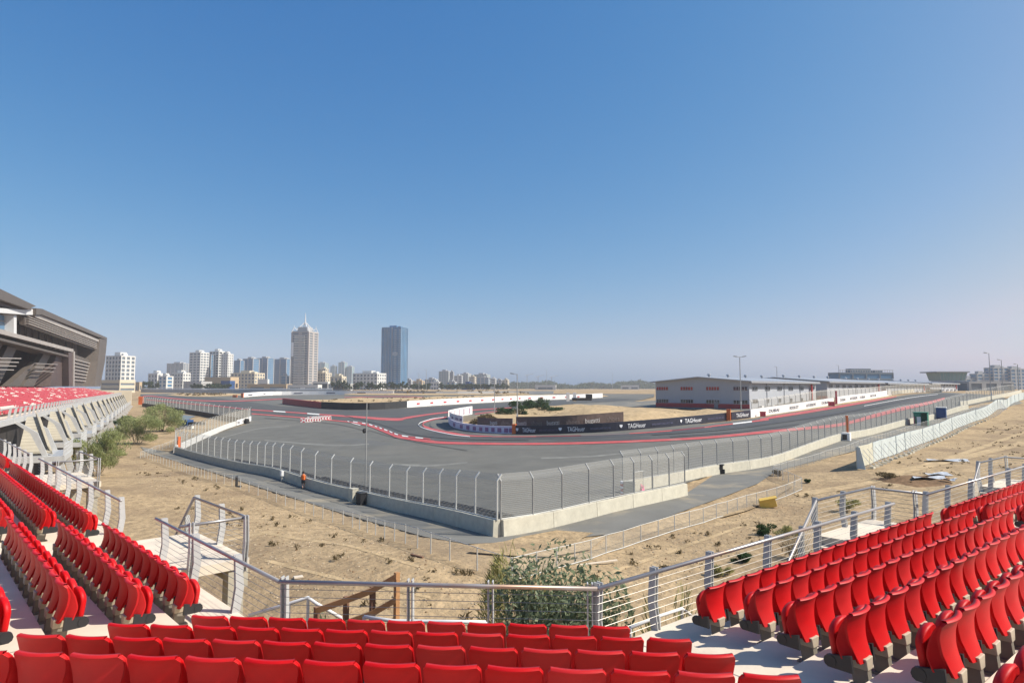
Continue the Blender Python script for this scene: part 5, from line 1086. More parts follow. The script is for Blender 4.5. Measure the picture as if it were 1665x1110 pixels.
# white stair bays
def bay(s0, first=False):
    t = thing('stair_bay', p2(s0, 4, 0), 'white stair bay with cream louvred flight under the farther grandstand', 'stair bay', 'stair bays of the farther stand')
    g = lambda s, q: GZ(*p2(s, q, 0)[:2])
    zl = 3.4
    mb = MB(); mb.hexa([p2(s0, 1.5, zl-.55), p2(s0, 6.2, zl-.55), p2(s0+8, 6.2, zl-.55), p2(s0+8, 1.5, zl-.55)], [p2(s0, 1.5, zl), p2(s0, 6.2, zl), p2(s0+8, 6.2, zl), p2(s0+8, 1.5, zl)]); mb.build('deck', M['fin'], t)
    for q, s in ((5.9, s0+.6), (5.9, s0+7.3)):
        mb = MB(); gz = g(s, q+1.1)-.3
        for (qa, za), (qb, zb_) in (((q+1.3, gz), (q+.2, (gz+zl)/2)), ((q+.2, (gz+zl)/2), (q-.2, zl-.5))):
            mb.hexa([p2(s, qa-.3, za), p2(s, qa+.3, za), p2(s+.4, qa+.3, za), p2(s+.4, qa-.3, za)], [p2(s, qb-.3, zb_), p2(s, qb+.3, zb_), p2(s+.4, qb+.3, zb_), p2(s+.4, qb-.3, zb_)])
        mb.build('raking_leg', M['fin'], t)
    for s in (s0+.3, s0+7.6):
        mb = MB()
        for (qa, za, wa), (qb, zb_, wb) in (((4.6, zl, .22), (3.6, 5.7, .30)), ((3.6, 5.7, .30), (2.0, 6.9, .2))):
            mb.hexa([p2(s, qa-wa, za), p2(s, qa+wa, za), p2(s+.3, qa+wa, za), p2(s+.3, qa-wa, za)], [p2(s, qb-wb, zb_), p2(s, qb+wb, zb_), p2(s+.3, qb+wb, zb_), p2(s+.3, qb-wb, zb_)])
        mb.build('fin_column', M['fin'], t)
    mb = MB()
    for k in range(11):
        f0, f1 = k/11, (k+.9)/11
        sa, sb = s0+1.6+4.0*f0, s0+1.6+4.0*f1; za, zb_ = zl+.3+3.3*f0, zl+.3+3.3*f1
        mb.hexa([p2(sa, 2.3, za-.1), p2(sa, 5.0-1.6*f0, za-.1), p2(sb, 5.0-1.6*f1, zb_-.1), p2(sb, 2.3, zb_-.1)], [p2(sa, 2.3, za+.1), p2(sa, 5.0-1.6*f0, za+.1), p2(sb, 5.0-1.6*f1, zb_+.1), p2(sb, 2.3, zb_+.1)])
        mb.hexa([p2(sa, 5.0-1.6*f0, zl+.1), p2(sa, 5.1-1.6*f0, zl+.1), p2(sb, 5.1-1.6*f1, zl+.1), p2(sb, 5.0-1.6*f1, zl+.1)], [p2(sa, 4.6-1.6*f0, za+.6), p2(sa, 4.7-1.6*f0, za+.6), p2(sb, 4.7-1.6*f1, zb_+.6), p2(sb, 4.6-1.6*f1, zb_+.6)])
    mb.build('louvred_flight', M['cream'], t)
    mb = MB()
    for k in range(9): mb.tube([p2(s0+k, 6.1, zl), p2(s0+k, 6.1, zl+1.1)], .05, 4)
    for zz in (.4, .75, 1.1): mb.tube([p2(s0, 6.1, zl+zz), p2(s0+8, 6.1, zl+zz)], .035, 4)
    mb.build('balustrade', M['fin'], t)
    return t
for i in range(15): bay(-6+18.2*i)
# the big grandstand building behind it
BD = np.array([math.sin(R(-26)), math.cos(R(-26))]); BN = np.array([BD[1], -BD[0]]); B0 = np.array([-211., 330.])
def fp(u, v, q=0.):
    r = ray(u, v); c = float((B0+BN*q)@BN); tt = c/(r[0]*BN[0]+r[1]*BN[1]); return Vector((r[0]*tt, r[1]*tt, CZ+r[2]*tt))
gb = thing('grandstand_building', (B0[0], B0[1], 0), 'large grey grandstand building with sloping roof and dark terraces at the left edge', 'building')
BNV = Vector((BN[0], BN[1], 0))
def slab(name, px, q0, q1, m):
    P = [fp(*p) for p in px]; mb = MB(); n = len(P)
    mb.add([p+BNV*q1 for p in P]+[p+BNV*q0 for p in P], [tuple(range(n)), tuple(range(2*n-1, n-1, -1))]+[(i, n+i, n+(i+1) % n, (i+1) % n) for i in range(n)]); return mb.build(name, m, gb)
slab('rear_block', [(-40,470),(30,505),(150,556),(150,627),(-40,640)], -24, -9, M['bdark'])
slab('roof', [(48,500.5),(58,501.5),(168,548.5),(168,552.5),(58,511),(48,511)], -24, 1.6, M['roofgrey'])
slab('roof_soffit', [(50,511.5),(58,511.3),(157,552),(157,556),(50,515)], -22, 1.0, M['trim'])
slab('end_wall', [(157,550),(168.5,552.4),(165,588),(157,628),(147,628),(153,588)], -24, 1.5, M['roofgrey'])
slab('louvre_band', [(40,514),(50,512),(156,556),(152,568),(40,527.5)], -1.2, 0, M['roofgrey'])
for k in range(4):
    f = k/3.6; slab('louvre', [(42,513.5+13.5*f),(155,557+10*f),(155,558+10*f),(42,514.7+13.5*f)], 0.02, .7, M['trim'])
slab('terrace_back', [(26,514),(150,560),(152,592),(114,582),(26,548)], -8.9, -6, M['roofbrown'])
for k in range(13):
    x = 30+9.4*k; vt = 514+(x-26)*.37; slab('mullion', [(x,vt),(x+.9,vt+.3),(x+.9,vt+34-k*.8),(x,vt+34-k*.8)], -6, -5.4, M['roofgrey'])
slab('beam', [(-40,526.5),(115,567.5),(115,572.5),(-40,534)], -6, .9, M['trim'])
for k in range(15):
    x = -4+7.6*k; v = 540.5+(x)*.262; slab('bracket', [(x,v),(x+3.4,v+.9),(x+2,v+4.2),(x-1.6,v+3.4)], -.4, .6, M['roofgrey'])
slab('beam', [(-40,540.5),(107,577.5),(107,580.5),(-40,545)], -5, .9, M['roofgrey'])
slab('frame_end', [(106,572.6),(115,572.6),(114,628),(107,628)], -7, 1.0, M['roofbrown'])
slab('frame_edge', [(113.4,571),(115.4,571),(114.6,628),(112.8,628)], -7, 1.3, M['trim'])
slab('side_wall', [(97,577),(106,579),(106,628),(86,628)], -8.5, -1, M['roofbrown'])
for px in ([(12,556),(24,559),(2,600),(-14,600)], [(31,563),(45,566),(17,628),(0,628)], [(86,575),(97,577),(70,628),(54,628)], [(60,600),(74,588),(48,628),(30,628)]):
    slab('raking_column', px, -4, -2.5, M['roofgrey'])
for k in range(4): slab('rail', [(-40,580+6*k),(34-4*k,582+6.2*k),(34-4*k,583.4+6.2*k),(-40,581.6+6*k)], -.3, .1, M['trim'])
for k in range(3): slab('rail', [(60,590+6*k),(96-3*k,592+6*k),(96-3*k,592.8+6*k),(60,591+6*k)], -.8, -.4, M['trim'])
slab('end_panel', [(115.6,570),(153,585),(148,628),(115,628)], -8, -2, M['roofgrey'])
for k in range(7): slab('louvre', [(115.8,580+6*k),(152-1.1*k,590+4.8*k),(152-1.1*k,591.4+4.8*k),(115.8,581.6+6*k)], -2, -1.3, M['trim'])
slab('glazing', [(-40,500),(23,514),(23,542),(-40,525)], -3, -2, M['glassb'])
for v in (519, 533): slab('mullion', [(-40,v-9),(23,v+4),(23,v+4.8),(-40,v-8)], -2, -1.7, M['trim'])
slab('column', [(22.5,512),(27,512.6),(27,546),(22.5,544.6)], -3, 0, M['whitem'])
slab('fascia', [(-40,498),(38,503.5),(52,502),(52,511.5),(38,511.5),(-40,505.6)], -14, .8, M['whitem'])
slab('upper_roof', [(-40,458),(45,497),(37,499.4),(36,503),(-40,478)], -24, 2.0, M['roofgrey'])
slab('upper_soffit', [(-40,480),(36,503.2),(30,505),(-40,489)], -20, .6, M['roofbrown'])
slab('side_canopy', [(168,582),(186,587),(186,590),(166,590)], -14, -6, M['roofgrey'])
# ------------------------------------------------------------------ vegetation
def leaf_cloud(mb, c, rx, ry, rz, n, size, rs, up=.0, elong=1., clumps=9, shell=.45):
    cl = []
    for _ in range(clumps):
        a = rs.uniform(0, 2*math.pi); r = math.sqrt(rs.uniform(0, 1))*.8; cl.append((math.cos(a)*r, math.sin(a)*r, rs.uniform(-.55, .85), rs.uniform(.28, .6)))
    for _ in range(n):
        k = rs.choice(cl); d = Vector((rs.gauss(0, 1), rs.gauss(0, 1), rs.gauss(0, 1))).normalized()*(k[3]*(shell+(1-shell)*rs.random()))
        p = Vector((k[0]+d.x, k[1]+d.y, k[2]+d.z))
        if p.length > 1.25: p *= 1.25/p.length
        o = Vector((c[0]+p.x*rx, c[1]+p.y*ry, c[2]+p.z*rz)); s = size*rs.uniform(.6, 1.4)
        u = Vector((rs.gauss(0, 1), rs.gauss(0, 1), rs.gauss(0, 1)+up*1.0)).normalized()
        if up: u = (u*(1-up)+Vector((p.x*.7, p.y*.7, 1))*up).normalized()
        w_ = u.cross(Vector((rs.gauss(0, 1), rs.gauss(0, 1), rs.gauss(0, 1)))).normalized()
        a, b = u*s*elong, w_*s*.5
        mb.add([o-a*.5, o+b*.5, o+a*.6, o-b*.5], [(0, 1, 2, 3)])
def bush(lab, c, rx, ry, h, n, size, m, seed, name='bush', cat='bush', grp=None, up=0., elong=1.4, stems=9, stemm='twig', clumps=10, stem_r=.02, shell=.45):
    rs = random.Random(seed); t = thing(name, c, lab, cat, grp); mb = MB()
    leaf_cloud(mb, (c[0], c[1], c[2]+h*.52), rx*.8, ry*.8, h*.46, n, size, rs, up, elong, clumps, shell); mb.build('foliage', m, t)
    mb = MB()
    for _ in range(stems):
        a = rs.uniform(0, 6.28); r = rs.uniform(.2, .8); k = rs.uniform(.6, .95)
        mb.tube([(c[0]+rx*.08*math.cos(a), c[1]+ry*.08*math.sin(a), c[2]-.1), (c[0]+rx*r*.5*math.cos(a+.3), c[1]+ry*r*.5*math.sin(a+.3), c[2]+h*k*.5), (c[0]+rx*r*math.cos(a), c[1]+ry*r*math.sin(a), c[2]+h*k)], stem_r, 5, stem_r*.35)
    mb.build('stem', M[stemm], t); return t
def gp(u, v): p = GP(u, v); return (float(p[0]), float(p[1]), float(p[2])-.05)
bush('large feathery grey-green bush at left below the white stair bays', gp(222, 721), 5.6, 4.8, 5.6, 9000, .17, M['leafA'], 11, up=.45, elong=2.2, stems=14, stem_r=.05, clumps=16)
bush('rounded feathery tree at left, its crown hanging right over the pond', gp(262, 701), 6.0, 5, 7.4, 7500, .2, M['leafA'], 12, name='tree', cat='tree', up=.3, elong=2, stems=10, stem_r=.09, stemm='bark', clumps=14)
bush('dark low feathery bush behind the large one at left', gp(205, 700), 4, 3.5, 3.6, 1800, .34, M['leafC'], 13, up=.3, elong=2, stems=8, stem_r=.05)
bush('feathery green bush standing behind the farther left landing', gp(158, 772), 4.2, 2.8, 5.6, 8000, .13, M['leafA'], 14, up=.55, elong=2.6, stems=14, stem_r=.04, clumps=15)
bush('low green clump under the stair bays at left', gp(192, 742), 2.2, 2, 1.4, 900, .2, M['leafA'], 15, up=.3)
bush('small round shrub right of the feathery tree at left', gp(276, 704), 1.8, 1.6, 1.6, 500, .22, M['leafA'], 16, up=.3)
# shrubs below the middle railing
c = at_perp('C', 885, 985, 13.2); cz = GZ(c.x, c.y)
def bigbush(lab, u, vtop, q, rx, ry, n, size, m, seed, **k):
    p = at_perp('C', u, vtop, q); g = GZ(p.x, p.y)-.05; return bush(lab, (p.x, p.y, g), rx, ry, p.z-g, n, size, m, seed, **k)
bigbush('big shrub with thick waxy leaves and pale twigs below the middle railing', 898, 921, 14.6, 1.9, 1.4, 9500, .11, M['leafB'], 21, stems=70, stem_r=.016, clumps=34, elong=1.2, shell=.15)
bigbush('waxy leaved shrub with pale twigs, right part below the railing corner', 972, 938, 14.4, .95, 1.0, 2600, .11, M['leafB'], 22, stems=30, stem_r=.02, clumps=14, elong=1.3)
bigbush('waxy leaved shrub left of the timber handrail', 478, 964, 13.4, 1.15, .9, 3000, .11, M['leafB'], 23, stems=18, stem_r=.018, clumps=14, elong=1.3)
bigbush('tall wispy yellow-green broom bush rising behind the waxy shrub', 852, 914, 16.0, 1.25, 1.0, 3600, .055, M['leafE'], 24, up=.55, elong=6, stems=46, stem_r=.008, clumps=12)
bigbush('thin wispy bush with dry twigs below the right railing, near the corner', 1092, 955, 15.0, .9, .8, 1500, .05, M['leafE'], 25, up=.75, elong=6, stems=36, stem_r=.012, clumps=8)
for k, (u, v, rx, h, m, lab) in enumerate([(1245,866,.9,.7,'leafC','low dark green bush on the sand beside the right railing'),(1278,872,1.0,.8,'leafE','dry yellowish bush right of the dark green bush'),(1205,912,.7,.5,'leafC','small dark shrub behind the right railing, near the first right seats'),(1172,932,.8,.5,'leafE','small olive shrub lowest behind the right railing'),(1380,830,1.2,1.0,'leafE','dry grassy bush behind the right landing'),(1445,776,1.6,.7,'leafD','brown dead brush on the dark dirt patch'),(1264,772,.7,.6,'leafD','brown tuft at the corner of the right chain link fence'),(1312,784,.4,.4,'leafC','tiny green tuft right of the chain link fence corner')]):
    bush(lab, gp(u, v), rx, rx*.85, h, 700 if k != 5 else 900, .11, M[m], 30+k, up=.35, elong=2.2, stems=14, stem_r=.012, clumps=8)
c = gp(1292, 905); bush('tangle of bare pale twigs under the right railing', c, 1.3, 1.0, 1.7, 120, .10, M['leafD'], 45, stems=110, stem_r=.014, clumps=8, elong=2)
# infield bushes
for k, (u, v, rx, h, m, lab) in enumerate([(822,676,3.4,2.6,'leafC','low dark bush left of the round infield bush'),(842,678,3.2,4.4,'leafC','round green bush left of the infield lamp post'),(856,668,3.4,3.8,'leafC','bush just behind the infield lamp post'),(878,670,4.2,4.6,'leafC','broad green bush right of the infield lamp post'),(898,671,4,2.2,'leafC','low green bush at the right end of the infield bushes'),(792,688,3.4,2.4,'leafD','brown dry bush at the left end of the infield mound'),(776,691,2.6,1.7,'leafD','brown dry scrub by the cream inner wall')]):
    bush(lab, gp(u, v), rx, rx, h, 1500, .34, M[m], 50+k, up=.2, elong=1.6, stems=10, stem_r=.05, stemm='bark', clumps=12)
# scattered scrub and stones
def pts_in(poly, n, rs):
    P = np.array(poly); out = []; x0, y0 = P.min(0); x1, y1 = P.max(0)
    while len(out) < n:
        xy = np.stack([rs.uniform(x0, x1, n*2), rs.uniform(y0, y1, n*2)], -1); out += list(xy[inpoly(xy[:, 0], xy[:, 1], P)])
    return out[:n]
rg = np.random.default_rng(4); rs = random.Random(9); mb = MB()
for poly, n, s in [(px_poly([(800,698),(900,702),(1000,698),(1130,686),(1210,677),(1200,671),(1064,667),(950,661),(880,664),(830,672)]), 520, .62), (px_poly([(470,656),(600,663),(800,653),(940,647),(830,644),(600,650)]), 260, 1.2), (px_poly([(275,643),(330,645),(390,643),(340,641)]), 40, 1.8), (px_poly([(560,642),(860,641),(860,639),(560,637.5)]), 90, 2.2)]:
    for x, y in pts_in(poly, n, rg):
        r = rs.uniform(.35, 1.1)*s; z = H(x, y)+.5*s
        leaf_cloud(mb, (x, y, z), r, r, r*.55, 26, .35*s, rs, .3, 1.6, 3)
tag(mb.build('dry_scrub', M['leafD']), 'dry brown scrub dotted over the infield sand', 'scrub', None, 'stuff')
near_sand = px_poly([(236,750),(348,786),(434,814),(569,858),(704,902),(832,946),(940,918),(1070,874),(1222,826),(1300,798),(1330,800),(1330,830),(1200,900),(1000,1000),(800,1040),(560,1040),(430,960),(330,870),(210,770)])
mb = MB()
for x, y in pts_in(near_sand, 8000, rg):
    if rs.random() < .3 and y > 30: continue
    r = .022+.05*rs.random()**3.2; z = GZ(x, y)+r*.2
    v = [Vector((math.cos(a+rs.uniform(-.4,.4))*r*rs.uniform(.7,1.4), math.sin(a)*r*rs.uniform(.7,1.4), rs.uniform(-.3,.3)*r)) for a in np.linspace(0, 6.28, 6)[:-1]]
    tp = Vector((rs.uniform(-.3,.3)*r, rs.uniform(-.3,.3)*r, r*rs.uniform(.5,.9)))
    o = Vector((x, y, z)); mb.cur = 1 if rs.random() < .22 else 0; mb.add([o+q for q in v]+[o+tp], [(i, (i+1) % 5, 5) for i in range(5)])
right_sand = px_poly([(1300,806),(1400,770),(1560,715),(1664,672),(1664,760),(1560,775),(1420,800),(1330,830)])
for x, y in pts_in(right_sand, 1500, rg):
    r = .03+.07*rs.random()**4; z = GZ(x, y)+r*.2; v = [Vector((math.cos(a)*r*rs.uniform(.7,1.4), math.sin(a)*r*rs.uniform(.7,1.4), 0)) for a in np.linspace(0, 6.28, 6)[:-1]]
    o = Vector((x, y, z)); mb.add([o+q for q in v]+[o+Vector((0, 0, r*.7))], [(i, (i+1) % 5, 5) for i in range(5)])
tag(mb.build('gravel', [M['stone'], M['dirt']]), 'loose stones and clods strewn over the sand', 'stones', None, 'stuff')
mb = MB(); rs = random.Random(31)
for poly, n in ((near_sand, 150), (right_sand, 170)):
    for x, y in pts_in(poly, n, rg):
        if noise.noise(Vector((x*.09, y*.09, 4))) < -.05: continue
        r = rs.uniform(.10, .38); leaf_cloud(mb, (x, y, GZ(x, y)+r*.3), r, r, r*.5, 34, r*.30, rs, .4, 2.2, 4)
tag(mb.build('desert_tufts', M['leafD']), 'small dry tufts scattered over the sand', 'scrub', None, 'stuff')
for pp in [[(330,880),(430,862),(560,880),(690,918),(690,922),(560,884),(430,866),(332,885)],[(430,905),(560,935),(700,965),(700,970),(560,940),(430,910)],[(960,935),(1100,888),(1220,845),(1220,849),(1100,893),(962,940)]]:
    sheet('tyre_rut', px_poly(pp), .5, M['dune'], label='faint pale tyre rut across the near sand', cell=.8, hf=lambda x, y: GZ(x, y)+.012)
# skyline trees
rs = random.Random(21)
def tree(lab, u, v, Y, wpx, hpx, m='leafF'):
    b = aty(u, v, Y); g = H(b[0], b[1]); top = aty(u, v-hpx, Y)[2]; h = max(3, top-g); w_ = wpx*Y/F/2
    t = thing('tree', (b[0], b[1], g), lab, 'tree', 'dark trees along the skyline')
    mb = MB(); leaf_cloud(mb, (b[0], b[1], g+h*.58), w_, w_, h*.45, 420, max(.6, w_*.34), rs, .1, 1.2, 11); mb.build('crown', M[m], t)
    mb = MB(); mb.tube([(b[0], b[1], g-.5), (b[0], b[1], g+h*.6)], w_*.06, 6, w_*.03); mb.build('trunk', M['bark'], t)
k = 0
for u0, u1, n, Y, hp, desc in [(232,258,4,640,11,'dark tree left of the blue and white block'),(310,330,3,650,8,'dark low tree below the tall white apartments'),(332,372,4,640,8,'dark low tree before the tan hall'),(492,506,2,640,7,'low tree at the foot of the pink tower'),(538,566,5,660,12,'dark tree left of the white hotel'),(568,618,8,650,10,'dark tree in front of the white hotel'),(620,664,7,700,10,'dark tree at the foot of the blue tower'),(666,700,4,760,7,'dark tree below the low brown block'),(714,800,10,820,8,'dark tree below the low city'),(804,830,4,900,8,'dark tree at the right end of the low city')]:
    for i in range(n): tree('%s, %s from the left' % (desc, ordn(i+1)), u0+(u1-u0)*(i+.5)/n+rs.uniform(-1.5, 1.5), 632, Y+rs.uniform(-25, 25), (u1-u0)/n*rs.uniform(1.2, 1.9), hp*rs.uniform(.75, 1.15))
mb = MB(); rs = random.Random(2)
for i in range(230):
    u = 830+(1075-830)*rs.random(); Y = rs.uniform(1700, 2300); b = aty(u, 631, Y); hh = (623+2.2*math.sin(u*.035)+2*math.sin(u*.09))
    top = aty(u, hh+rs.uniform(-1, 3), Y)[2]; leaf_cloud(mb, (b[0], b[1], (8+top)/2), 20, 20, (top-8)/2, 60, 7, rs, .1, 1.2, 7)
for i in range(60):
    u = rs.uniform(560, 1660); 
    if 1060 < u < 1500 or 600 < u < 670: continue
    Y = rs.uniform(1500, 2300); b = aty(u, 631, Y); leaf_cloud(mb, (b[0], b[1], 14), 26, 20, 8, 50, 7, rs, .1, 1.2, 7)
tag(mb.build('far_wood', M['leafF']), 'far belt of trees fading blue along the horizon', 'trees', None, 'stuff')
# ------------------------------------------------------------------ small things round the circuit
pd = px_poly([(262,722),(286,700),(300,690),(322,683),(312,679),(290,680),(270,690)]) if False else None
sheet('pond', px_poly([(276,676.5),(300,674.5),(318,676.5),(306,682),(288,686.5),(274,683)]), .9, mat('wet_sand', (.17,.19,.185), .35), label='grey wet hollow beyond the feathery tree at left')
# red and white chevron blocks
mb = MB()
def chevron_proto():
    t = thing('plastic_barrier', (0, 0, 0), 'red and white chevron barrier block', 'barrier', 'red and white barrier blocks on the asphalt')
    mb = MB(); mb.hexa([(-.95,-.35,0),(.95,-.35,0),(.95,.35,0),(-.95,.35,0)], [(-.95,-.2,1.25),(.95,-.2,1.25),(.95,.2,1.25),(-.95,.2,1.25)]); mb.build('body', M['kwhite'], t)
    mb = MB()
    for y in (-1, 1):
        f = lambda x, z: (x, y*(.36-.15*z/1.25), z)
        for a, b_, c_ in (((-.9,.1),(-.9,1.15),(-.42,.62)), ((.9,.1),(.9,1.15),(.42,.62)), ((-.5,.05),(.5,.05),(0,.5)), ((-.5,1.2),(.5,1.2),(0,.75))): mb.add([f(*a), f(*b_), f(*c_)], [(0,1,2)])
    mb.build('chevron', M['redink'], t); return t
ch = chevron_proto(); k = 0
for row, (ua, ub, va, vb, n) in enumerate([(494,515.5,686.6,685.6,6),(505,533,683.9,682.6,7)]):
    for i in range(n):
        u = ua+(ub-ua)*i/(n-1); v = va+(vb-va)*i/(n-1); p = G(u, v); lab = 'red and white chevron barrier block, %s from the left in the %s row' % (ordn(i+1), ('front', 'back')[row])
        if k == 0: ch.location = p; ch.rotation_euler = (0, 0, R(8)); ch['label'] = lab
        else: copy_thing(ch, p, R(8), lab)
        k += 1
# tyre stacks inside the left wall
def tyre_proto():
    mb = MB()
    for k in range(4):
        z = .16+.235*k; prof = [(.17, z-.09), (.28, z-.115), (.32, z-.07), (.325, z+.07), (.28, z+.115), (.17, z+.09)]; n = 12
        o = []; fs = []
        for r, zz in prof: o += [(r*math.cos(a), r*math.sin(a), zz) for a in np.linspace(0, 2*math.pi, n, endpoint=False)]
        for i in range(6):
            for q in range(n): fs.append((i*n+q, i*n+(q+1) % n, ((i+1) % 6)*n+(q+1) % n, ((i+1) % 6)*n+q))
        mb.add(o, fs)
    return mb.build('tyre_stack', M['rub'], None, smooth=True)
tp0 = tyre_proto(); fst = True; d = resample(lp, .68)
for i, p in enumerate(d):
    if i < 1 or i > 95: continue
    q = d[min(i+1, len(d)-1)]-d[i-1]; q = q/np.linalg.norm(q); n = np.array([q[1], -q[0]])
    for r in range(3):
        if r == 2 and i > 50: continue
        x = p+n*(.75+.69*r)+q*(.34*(r % 2)); loc = (float(x[0]), float(x[1]), H(*x)+.03+rs.uniform(-.02, .02))
        if fst: o = tp0; fst = False
        else: o = tp0.copy(); COL.objects.link(o)
        o.location = loc; o.rotation_euler = (0, 0, rs.uniform(0, 6)); tag(o, 'black tyre stack in the barrier strip behind the shaded left wall', 'tyre stack', 'tyre stacks behind the shaded wall')
# runner in an orange vest
def person(loc):
    t = thing('person', loc, 'person in an orange vest and dark shorts walking along the shaded wall', 'person')
    V = [(0,0,.95),(0,.01,1.12),(0,.02,1.32),(0,.02,1.47),(0,.035,1.55),(0,.04,1.66),(0,.04,1.75),
         (.10,0,.90),(.115,.10,.50),(.11,-.02,.12),(.12,.12,.05),(-.10,0,.90),(-.105,-.05,.50),(-.10,-.28,.17),(-.105,-.20,.06),
         (.19,.01,1.42),(.26,-.05,1.17),(.24,.12,.98),(.24,.17,.92),(-.19,.01,1.42),(-.26,-.02,1.17),(-.24,.14,1.02),(-.24,.19,.97)]
    E_ = [(0,1),(1,2),(2,3),(3,4),(4,5),(5,6),(0,7),(7,8),(8,9),(9,10),(0,11),(11,12),(12,13),(13,14),(3,15),(15,16),(16,17),(17,18),(3,19),(19,20),(20,21),(21,22)]
    Rd = [(.14,.10),(.13,.095),(.155,.10),(.10,.08),(.055,.055),(.085,.095),(.07,.08),(.095,.095),(.062,.065),(.045,.045),(.035,.05),(.095,.095),(.062,.065),(.045,.045),(.035,.05),(.06,.06),(.045,.045),(.034,.034),(.04,.03),(.06,.06),(.045,.045),(.034,.034),(.04,.03)]
    me = bpy.data.meshes.new('body'); me.from_pydata(V, E_, []); ob = bpy.data.objects.new('body', me); COL.objects.link(ob)
    sk = ob.modifiers.new('skin', 'SKIN')
    for i, r in enumerate(Rd): me.skin_vertices[0].data[i].radius = r
    me.skin_vertices[0].data[0].use_root = True
    ob.modifiers.new('sub', 'SUBSURF').levels = 2; ob.modifiers['sub'].render_levels = 2
    me.materials.append(M['skin']); ob.parent = t
    def shell(name, prof, m, cx=0, cy=0):
        mb = MB(); n = 16; o = []; fs = []
        for (x, y, z, a, b_) in prof: o += [(x+a*math.cos(k*2*math.pi/n), y+b_*math.sin(k*2*math.pi/n), z) for k in range(n)]
        for i in range(len(prof)-1):
            for k in range(n): fs.append((i*n+k, i*n+(k+1) % n, (i+1)*n+(k+1) % n, (i+1)*n+k))
        mb.v = o; mb.f = fs; mb.m = [0]*len(fs); me = bpy.data.meshes.new(name); me.from_pydata(o, [], fs); me.polygons.foreach_set('use_smooth', [True]*len(fs)); me.materials.append(m)
        q = bpy.data.objects.new(name, me); COL.objects.link(q); q.parent = t; return q
    shell('vest', [(0,.01,.93,.20,.15),(0,.01,1.1,.185,.14),(0,.02,1.3,.21,.145),(0,.02,1.43,.19,.12),(0,.02,1.50,.10,.085)], M['hivis'])
    shell('shorts', [(.11,.07,.58,.105,.11),(.105,.02,.80,.115,.12),(.05,.0,.95,.16,.14)], M['cloth']); shell('shorts', [(-.11,-.035,.58,.105,.11),(-.105,-.01,.80,.115,.12),(-.05,.0,.95,.16,.14)], M['cloth'])
    shell('hair', [(0,.015,1.62,.092,.095),(0,.025,1.70,.098,.105),(0,.035,1.78,.08,.09),(0,.04,1.825,.03,.035)], M['hair'])
    for x, y, z in ((.12,.10,0), (-.105,-.22,.0)): shell('shoe', [(x,y,z,.05,.13),(x,y,z+.06,.05,.125),(x,y-.04,z+.11,.045,.06)], M['cloth'])
    return t
pr_ = G(493, 794.5); person((float(pr_[0])-.0, float(pr_[1]), float(pr_[2])+.02)).rotation_euler = (0, 0, R(25))
# assorted boxes, huts and debris
def bx(name, lab, cat, u, v, parts, rz=0., lift_=0., grp=None):
    p = GP(u, v); t = thing(name, p+np.array([0, 0, lift_]), lab, cat, grp)
    for pn, m, boxes in parts:
        mb = MB()
        for (x, y, z, sx, sy, sz) in boxes:
            c = Matrix.Rotation(rz, 4, 'Z')@Vector((x, y, z)); mb.box((p[0]+c.x, p[1]+c.y, p[2]+lift_+c.z), (sx, sy, sz), rz)
        mb.build(pn, M[m], t, bevel=.02)
    return t
bx('site_hut', 'green sheet hut with open pink front by the pit straight wall', 'hut', 1498, 691, [('wall', 'green', [(1.2,0,1.3,.12,2.4,2.6),(0,1.2,1.3,2.4,.12,2.6),(-.55,-1.2,2.2,1.3,.1,.8)]), ('roof', 'green', [(0,0,2.66,2.7,2.6,.12)]), ('front', 'pink', [(-1.15,-.5,.9,.1,1.3,1.8)]), ('cabinet', 'white', [(-.3,-.9,.9,.7,.5,1.8)])], R(-38))
bx('portable_toilet', 'blue portable toilet with white roof beside the sunlit wall', 'portable toilet', 1531, 680, [('cabin', 'blue', [(0,0,1.25,1.9,1.9,2.4)]), ('door', 'blue', [(0,-.98,1.2,1.2,.06,2.0)]), ('roof', 'white', [(0,0,2.52,2.1,2.1,.18)]), ('base', 'black', [(0,0,.04,2.0,2.0,.1)])], R(-38))
bx('equipment_box', 'white equipment box with dark door against the pit straight wall', 'box', 1376, 716, [('case', 'white', [(0,0,.65,1.3,1.0,1.3)]), ('door', 'black', [(-.1,-.52,.6,.7,.05,.9)])], R(-40))
bx('plastic_crate', 'yellow plastic box tipped on the sand beside the fence', 'box', 1250, 823, [('case', 'yellow', [(0,0,.35,1.3,.7,.62)]), ('lid', 'yellow', [(.1,.0,.72,1.4,.8,.1)])], R(-15)).rotation_euler = (R(0), R(-14), 0)
bx('litter_bin', 'black bag wrapped barrel against the sunlit wall', 'barrel', 1170, 770, [('drum', 'black', [(0,0,.5,.75,.6,1.0)]), ('lid', 'black', [(.05,0,1.05,.9,.7,.14)]), ('pipe', 'rub', [(.45,-.1,.3,.35,.25,.55)])], R(-30))
bx('concrete_kiosk', 'grey concrete block standing on the shaded wall side by the camera pole', 'block', 574, 815, [('block', 'conc', [(0,0,.6,.75,.65,1.2)]), ('cap', 'conc', [(0,0,1.23,.8,.7,.08)])], R(-43))
bx('wheeled_bin', 'black wheeled bin beside the concrete block at the shaded wall', 'bin', 587, 820, [('body', 'black', [(0,0,.55,.75,.65,1.0)]), ('lid', 'black', [(0,0,1.09,.85,.75,.1)])], R(-43))
bx('junction_box', 'small white box on the shaded wall, left of the walking person', 'box', 458, 783, [('case', 'white', [(0,0,.95,.38,.3,.6)]), ('stand', 'gpost', [(0,0,.35,.15,.15,.7)])], R(-43))
bx('bollard', 'dark bollard by the chain link fence on the left service road', 'bollard', 384.5, 790.5, [('post', 'black', [(0,0,.55,.22,.22,1.1)]), ('foot', 'black', [(.3,-.05,.06,.45,.3,.12)])], 0)
